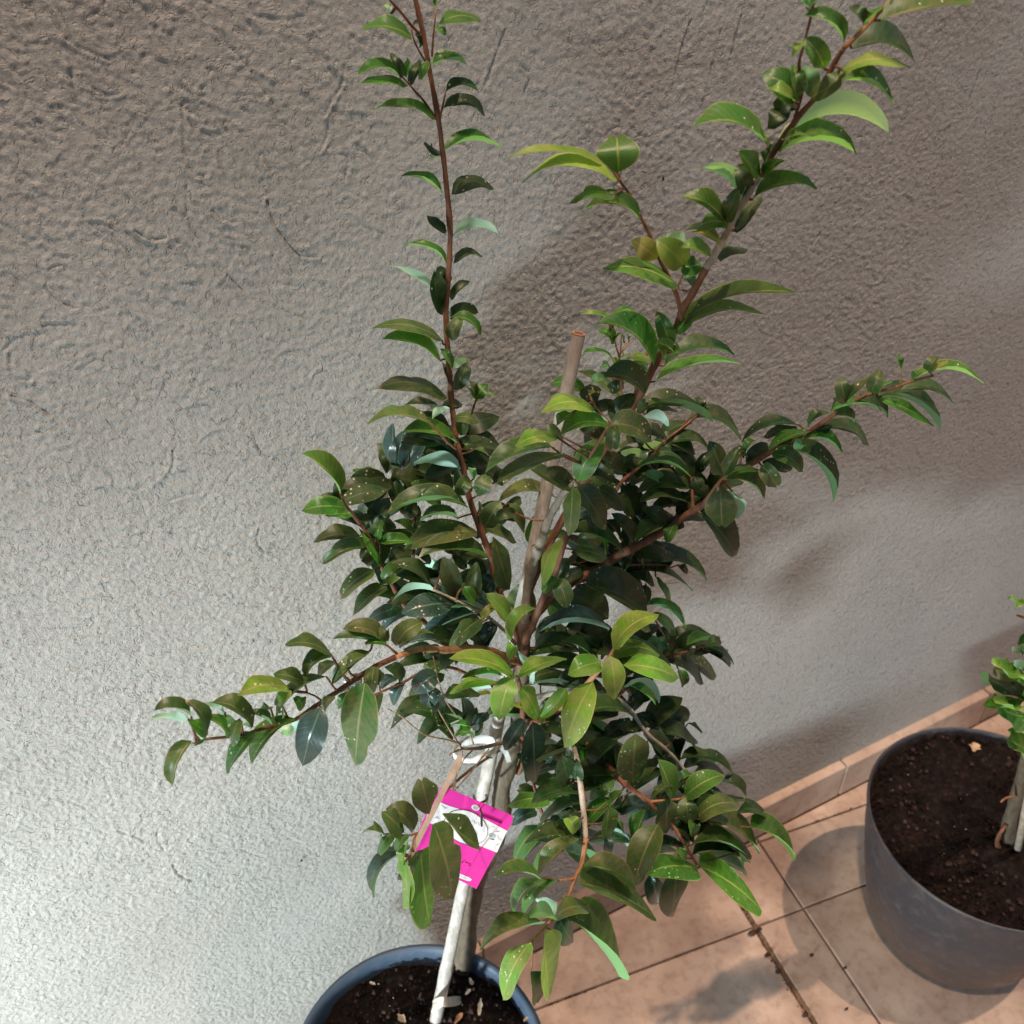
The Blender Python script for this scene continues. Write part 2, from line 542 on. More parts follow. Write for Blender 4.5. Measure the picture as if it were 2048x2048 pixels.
def build_wall():
    xs = [-2.5, -1.5, -0.8, -0.45]
    x = -0.28
    while x < 1.62:
        xs.append(x)
        x += 0.00120 + 0.0011 * max(0, (x + 0.1)) / 1.5
    xs += [1.75, 2.1, 3.0, 4.0]
    zs = [-0.02, 0.03]
    z = 0.060
    while z < 1.36:
        zs.append(z)
        z += 0.0013
    zs += [1.5, 1.8, 2.3, 2.9]
    xs = np.array(xs)
    zs = np.array(zs)
    X, Z = np.meshgrid(xs, zs, indexing='ij')
    # direction of the trowel drifts over the wall
    wx = X + 0.012 * (vnoise(X, Z, 0.09, 0.09, 1) - 0.5)
    wz = Z + 0.012 * (vnoise(X, Z, 0.09, 0.09, 2) - 0.5)
    an = 0.9 + 1.6 * (vnoise(X, Z, 0.35, 0.35, 3) - 0.5)
    ca, sa = np.cos(an * 0 + 0.7), np.sin(an * 0 + 0.7)
    rx = wx * ca + wz * sa
    rz = -wx * sa + wz * ca
    g1 = vnoise(wx, wz, 0.0029, 0.0029, 4)
    g2 = vnoise(rx, rz, 0.0027, 0.0050, 5)
    g3 = vnoise(rx, rz, 0.0024, 0.0036, 6)
    g4 = vnoise(X, Z, 0.013, 0.013, 7)
    coarse = np.clip(vnoise(X, Z, 0.16, 0.16, 8) * 1.5 - 0.25, 0.3, 0.9)
    right = np.clip((X - 0.12) / 0.5, 0, 1)
    amp = 0.56 * (1.0 - 0.35 * right) * (0.6 + 0.6 * coarse)
    peb = np.clip(g1 * 0.9 + g2 * 0.9 - 0.75, 0, 1)
    Hh = amp * (0.0019 * peb + 0.0020 * (g3 - 0.5) + 0.0003 * (g4 - 0.5))
    Hh += 0.004 * (vnoise(X, Z, 0.22, 0.22, 9) - 0.5)

    def stroke(pts, w, depth):
        nonlocal Hh
        pts = [p for p in pts]
        ax = [p[0] for p in pts]
        az = [p[1] for p in pts]
        m = 6 * w
        i0, i1 = np.searchsorted(xs, [min(ax) - m, max(ax) + m])
        j0, j1 = np.searchsorted(zs, [min(az) - m, max(az) + m])
        if i1 - i0 < 2 or j1 - j0 < 2: return
        SX = X[i0:i1, j0:j1]
        SZ = Z[i0:i1, j0:j1]
        best = np.full(SX.shape, 9.0)
        side = np.zeros(SX.shape)
        for k in range(len(pts) - 1):
            x0, z0 = pts[k]
            x1, z1 = pts[k + 1]
            dx, dz = x1 - x0, z1 - z0
            ll = dx * dx + dz * dz + 1e-12
            t = np.clip(((SX - x0) * dx + (SZ - z0) * dz) / ll, 0, 1)
            qx = SX - (x0 + t * dx)
            qz = SZ - (z0 + t * dz)
            dd = np.sqrt(qx * qx + qz * qz)
            sd = np.sign(qx * dz - qz * dx)
            up = dd < best
            best = np.where(up, dd, best)
            side = np.where(up, sd, side)
        gr = np.exp(-(best / w) ** 2)
        ri = np.exp(-((best - 1.9 * w) / (0.8 * w)) ** 2) * (side > 0)
        Hh[i0:i1, j0:j1] += -depth * gr + 0.85 * depth * ri

    def uvs(lst):
        out = []
        for (u, v) in lst:
            p = P(u, v, 0.0)
            out.append((p.x, p.z))
        q = catmull([Vector((a, 0, b)) for a, b in out], 4)
        return [(a.x, a.z) for a in q]

    traced = [
        [(345, 120), (365, 150), (390, 175), (405, 178)], [(365, 205), (368, 290), (380, 335), (395, 352), (415, 348)],
        [(378, 235), (392, 270), (412, 305)], [(372, 370), (373, 420), (380, 455), (398, 478)],
        [(430, 60), (465, 100), (485, 120), (510, 155), (535, 195)], [(470, 190), (500, 190), (530, 200)],
        [(540, 200), (555, 220), (572, 248)], [(518, 345), (516, 325), (524, 305), (535, 325), (540, 345)],
        [(535, 400), (545, 440), (570, 480), (600, 510), (635, 512)], [(545, 510), (560, 535), (580, 550)],
        [(435, 240), (455, 265), (472, 290)], [(437, 300), (442, 330), (452, 360)],
        [(165, 430), (190, 455), (220, 470), (245, 490), (265, 515)], [(270, 460), (300, 478), (330, 475)],
        [(130, 75), (150, 90), (175, 102), (215, 118)], [(165, 150), (185, 175), (215, 190), (240, 185)],
        [(0, 275), (25, 310), (55, 350), (70, 362)], [(0, 160), (30, 175), (45, 210), (60, 235), (80, 245)],
        [(140, 140), (150, 190), (165, 235)], [(90, 570), (110, 595), (150, 615)],
        [(425, 420), (440, 435), (465, 445)], [(455, 550), (470, 565), (485, 580)],
        [(650, 230), (665, 200), (685, 165), (690, 130)], [(640, 300), (655, 270), (657, 230)],
        [(20, 705), (22, 740), (40, 755), (60, 757)], [(180, 925), (225, 950), (230, 975), (280, 978)],
        [(345, 900), (345, 930), (330, 955), (310, 970)], [(505, 865), (515, 895), (535, 915), (548, 905)],
        [(515, 1060), (515, 1090), (535, 1105), (555, 1103)], [(340, 1000), (370, 990), (400, 985)],
        [(100, 1595), (135, 1600), (170, 1615)], [(235, 1660), (265, 1670), (290, 1683)],
        [(315, 1660), (316, 1680), (328, 1700)], [(345, 1730), (360, 1750), (385, 1762)],
        [(120, 1800), (150, 1780), (190, 1772)], [(250, 1730), (275, 1728), (300, 1725)],
        [(20, 790), (60, 800), (100, 830)], [(660, 1050), (655, 1080)], [(1010, 60), (985, 130), (970, 170)],
        [(1040, 130), (1060, 150), (1050, 180)], [(1110, 300), (1100, 380), (1085, 430)],
        [(1380, 40), (1360, 100), (1345, 170)], [(1440, 60), (1420, 140), (1400, 220)], [(1480, 30), (1460, 110)],
        [(1900, 250), (1880, 320), (1865, 360)], [(1960, 140), (1935, 210)],
    ]
    for t in traced:
        stroke(uvs(t), random.uniform(0.0009, 0.0012), random.uniform(0.0007, 0.0012))
    for k in range(520):
        u = random.uniform(-20, 2068) if k % 3 else random.uniform(-20, 760)
        v = random.uniform(-20, 2000)
        p = P(u, v, 0)
        if p.z < 0.09: continue
        # strokes swing with the trowel: steep at the top right, flatter low at the left
        a = math.radians(random.gauss(115 if v < 900 and u > 900 else (130 if v < 700 else 165), 28))
        l = random.uniform(0.004, 0.020)
        pts = [(p.x, p.z)]
        for q in range(4):
            a += random.uniform(-0.35, 0.35)
            pts.append((pts[-1][0] + math.cos(a) * l / 4, pts[-1][1] + math.sin(a) * l / 4))
        stroke(pts, random.uniform(0.0006, 0.0012), random.uniform(0.0003, 0.0009) * (1 if u < 1000 else 0.7))
    n, m = X.shape
    co = np.empty((n * m, 3), dtype=np.float32)
    co[:, 0] = X.ravel()
    co[:, 1] = -np.clip(Hh, -0.006, 0.006).ravel()
    co[:, 2] = Z.ravel()
    idx = np.arange(n * m).reshape(n, m)
    f = np.stack([idx[:-1, :-1], idx[1:, :-1], idx[1:, 1:], idx[:-1, 1:]], axis=-1).reshape(-1, 4).astype(np.int32)
    me = bpy.data.meshes.new('wall')
    me.vertices.add(n * m)
    me.vertices.foreach_set('co', co.ravel())
    me.loops.add(f.size)
    me.loops.foreach_set('vertex_index', f.ravel())
    me.polygons.add(len(f))
    me.polygons.foreach_set('loop_start', np.arange(0, f.size, 4, dtype=np.int32))
    me.polygons.foreach_set('loop_total', np.full(len(f), 4, dtype=np.int32))
    me.update(calc_edges=True)
    me.polygons.foreach_set('use_smooth', np.ones(len(f), dtype=bool))
    me.materials.append(M['wall'])
    wo = bpy.data.objects.new('wall', me)
    COL.objects.link(wo)
    tag(wo, 'rough grey beige rendered wall with trowel marks behind the potted tree', 'wall')
    return wo


wall = build_wall()

# two dark marks on the plaster
for (u, v, s, lab) in ((603, 1722, 0.0035, 'small brown smudge low on the wall left of the tag'),
                       (1327, 358, 0.0028, 'small dark smudge on the wall between the two tall shoots')):
    c = P(u, v, 0.004)
    vs, fs = [], []
    for i in range(9):
        a = 2 * math.pi * i / 9
        r = s * random.uniform(0.4, 1.1)
        vs.append((c.x + r * math.cos(a) * 0.6, -0.0035, c.z + r * math.sin(a)))
    vs.append((c.x, -0.0055, c.z))
    fs = [(i, (i + 1) % 9, 9) for i in range(9)]
    o = mesh_obj('dirt_mark', vs, fs, M['seed'])
    tag(o, lab, 'stain')

# ------------------------------------------------------------------ skirting and floor
SK_H, SK_D = 0.074, 0.016
SEAM = P(1702, 1508, SK_D).x
sk = empty('skirting', (0.6, -SK_D / 2, 0))
tag(sk, 'terracotta tile skirting along the foot of the grey wall', 'skirting')


def rbox(name, x0, x1, y0, y1, z0, z1, mat, parent, bev=0.0015, jit=0.0):
    bm = bmesh.new()
    bmesh.ops.create_cube(bm, size=1)
    org = Vector(parent.location) if parent is not None else Vector((0, 0, 0))
    for v in bm.verts:
        v.co = Vector((x0 if v.co.x < 0 else x1, y0 if v.co.y < 0 else y1, z0 if v.co.z < 0 else z1)) - org
    if bev:
        bmesh.ops.bevel(bm, geom=bm.edges[:], offset=bev, segments=1, profile=0.5, affect='EDGES')
    me = bpy.data.meshes.new(name)
    bm.to_mesh(me)
    bm.free()
    me.materials.append(mat)
    o = bpy.data.objects.new(name, me)
    COL.objects.link(o)
    if parent is not None: o.parent = parent
    return o


L_SK = 0.33
for k in range(-6, 7):
    x0 = SEAM + k * L_SK
    rbox('skirting_tile', x0 + 0.001, x0 + L_SK - 0.001, -SK_D + random.uniform(-0.0006, 0.0006), 0.004, 0.0, SK_H + random.uniform(-0.0006, 0.0006), M['tile'], sk, 0.0018)

base = mesh_obj('floor', [(-4, -5, -0.004), (5, -5, -0.004), (5, 0.02, -0.004), (-4, 0.02, -0.004)], [(0, 1, 2, 3)], M['grout'], None, smooth=False)
tag(base, kind='structure')

TA = math.radians(28.4 + 69.2)
E1 = Vector((math.sin(TA), math.cos(TA)))
E2 = Vector((-E1.y, E1.x))


def clip_poly(poly, ymax):
    out = []
    for i in range(len(poly)):
        a, b = poly[i], poly[(i + 1) % len(poly)]
        ina, inb = a.y <= ymax, b.y <= ymax
        if ina: out.append(a)
        if ina != inb:
            t = (ymax - a.y) / (b.y - a.y)
            out.append(a + (b - a) * t)
    return out


def floor_tile(a0, a1, b0, b1, gap=0.0015, dz=0.0):
    poly = [E1 * a + E2 * b for a, b in ((a0 + gap, b0 + gap), (a1 - gap, b0 + gap), (a1 - gap, b1 - gap), (a0 + gap, b1 - gap))]
    poly = clip_poly(poly, -SK_D - 0.0015)
    if len(poly) < 3: return
    bm = bmesh.new()
    top = [bm.verts.new((p.x, p.y, dz)) for p in poly]
    bot = [bm.verts.new((p.x, p.y, -0.012)) for p in poly]
    n = len(poly)
    ft = bm.faces.new(top)
    for i in range(n):
        bm.faces.new((bot[i], bot[(i + 1) % n], top[(i + 1) % n], top[i]))
    te = [e for e in bm.edges if e.verts[0] in top and e.verts[1] in top]
    bmesh.ops.bevel(bm, geom=te, offset=0.0012, segments=1, profile=0.5, affect='EDGES')
    bmesh.ops.recalc_face_normals(bm, faces=bm.faces[:])
    me = bpy.data.meshes.new('floor_tile')
    bm.to_mesh(me)
    bm.free()
    me.materials.append(M['tile'])
    o = bpy.data.objects.new('floor_tile', me)
    COL.objects.link(o)
    o.parent = base
    return o


cols = [(-1.075, -0.625), (-0.625, -0.175), (-0.175, 0.275), (0.275, 0.725), (0.731, 0.811), (0.811, 1.26), (1.26, 1.71), (1.71, 2.16)]
rowb = [-1.44, -0.99, -0.54, -0.04, 0.084, 0.45, 0.9]
for ci, (a0, a1) in enumerate(cols):
    for r in range(len(rowb) - 1):
        floor_tile(a0, a1, rowb[r], rowb[r + 1], dz=random.uniform(-0.0004, 0.0004) + (-0.0012 if ci == 4 else 0))

# ------------------------------------------------------------------ pots and soil
PA = Vector((0.1585, -0.206, 0))
RA, HA = 0.138, 0.28
pot = empty('plant_pot', PA)
tag(pot, 'dark blue grey plastic pot under the large potted tree, cut by the lower edge', 'pot')
lathe('pot_body',
      [(0.001, 0.002), (0.103, 0.0), (0.106, 0.006), (0.130, 0.245), (0.136, 0.250), (0.138, 0.256), (0.138, 0.276), (0.1365, 0.280), (0.133, 0.281), (0.1295, 0.279), (0.128, 0.270), (0.124, 0.2), (0.122, 0.15)],
      PA.x, PA.y, M['pot_a'], pot)

PB = Vector((0.972, -0.265, 0))
potb = empty('plant_pot', PB)
tag(potb, 'dusty dark grey round pot standing on the terracotta floor at the right', 'pot')
lathe('pot_body', [(0.001, 0.003), (0.085, 0.001), (0.100, 0.004), (0.112, 0.014), (0.122, 0.035), (0.133, 0.075), (0.145, 0.13), (0.155, 0.185), (0.160, 0.225), (0.163, 0.236),
                   (0.1635, 0.240), (0.1620, 0.2425), (0.1600, 0.241), (0.1585, 0.236), (0.155, 0.20), (0.150, 0.17)], PB.x, PB.y, M['pot_b'], potb, 96)


def soil(name, c, r, z, amp, seed, label, pile=None):
    n = 110
    X, Y = np.meshgrid(np.linspace(-1, 1, n), np.linspace(-1, 1, n), indexing='ij')
    # square to disc
    DX = X * np.sqrt(1 - Y * Y / 2) * r
    DY = Y * np.sqrt(1 - X * X / 2) * r
    h = amp * (vnoise(DX + 1, DY + 1, 0.030, 0.030, seed) - 0.5) + 0.6 * amp * (vnoise(DX + 1, DY + 1, 0.011, 0.011, seed + 1) - 0.5) + 0.45 * amp * (vnoise(DX + 1, DY + 1, 0.005, 0.005, seed + 2) - 0.5)
    rr = np.sqrt(DX ** 2 + DY ** 2) / r
    h = h - 0.006 * np.clip(rr - 0.8, 0, 1) * 5
    if pile: h += pile * np.exp(-((DX - 0.05) ** 2 + (DY - 0.07) ** 2) / 0.004)
    vs = [(c.x + a, c.y + b, z + d) for a, b, d in zip(DX.ravel(), DY.ravel(), h.ravel())]
    idx = np.arange(n * n).reshape(n, n)
    fs = np.stack([idx[:-1, :-1], idx[1:, :-1], idx[1:, 1:], idx[:-1, 1:]], axis=-1).reshape(-1, 4).tolist()
    o = mesh_obj(name, vs, fs, M['soil'])
    # loose crumbs joined into the same mass
    tag(o, label, 'soil', kind='stuff')
    return o


soil('potting_soil', PA, 0.127, 0.262, 0.010, 31, 'dark crumbly potting soil in the blue grey pot under the tree')
soil('potting_soil', PB, 0.158, 0.233, 0.012, 41, 'dark moist potting soil filling the round pot at the right', 0.008)


def crumbs(c, r, z, n, seed, label, mat, smin=0.0008, smax=0.0028):
    rd = random.Random(seed)
    vs, fs = [], []
    for i in range(n):
        a = rd.uniform(0, 6.283)
        q = r * math.sqrt(rd.random())
        p = Vector((c.x + q * math.cos(a), c.y + q * math.sin(a), z + rd.uniform(-0.002, 0.004)))
        s = rd.uniform(smin, smax)
        b = len(vs)
        for d in ((1, 0, 0), (-1, 0, 0), (0, 1, 0), (0, -1, 0), (0, 0, 1), (0, 0, -1)):
            vs.append(p + Vector(d) * s * rd.uniform(0.6, 1.3))
        for t in ((0, 2, 4), (2, 1, 4), (1, 3, 4), (3, 0, 4), (2, 0, 5), (1, 2, 5), (3, 1, 5), (0, 3, 5)):
            fs.append(tuple(b + k for k in t))
    o = mesh_obj('soil_crumbs', vs, fs, mat, smooth=False)
    tag(o, label, 'soil', kind='stuff')


crumbs(PA, 0.122, 0.263, 1700, 1, 'loose brown crumbs on the soil of the blue grey pot', M['soil'])
crumbs(PB, 0.154, 0.234, 2400, 2, 'loose brown crumbs on the soil of the right pot', M['soil'])
crumbs(PA, 0.118, 0.266, 26, 3, 'pale perlite grains scattered on the soil under the tree', M['chip'], 0.0006, 0.0013)
crumbs(PB, 0.150, 0.239, 12, 4, 'tiny white grains on the soil of the right pot', M['chip'], 0.0005, 0.001)
M['bit'] = mat_simple('bark_bits', (0.038, 0.019, 0.014), 0.9, 0.2, 200, 0.7, 0.6)
crumbs(PA, 0.120, 0.264, 260, 5, 'reddish bark bits in the soil of the blue grey pot', M['bit'], 0.0012, 0.0042)
crumbs(PB, 0.150, 0.235, 340, 6, 'reddish bark bits in the soil of the right pot', M['bit'], 0.0012, 0.0045)

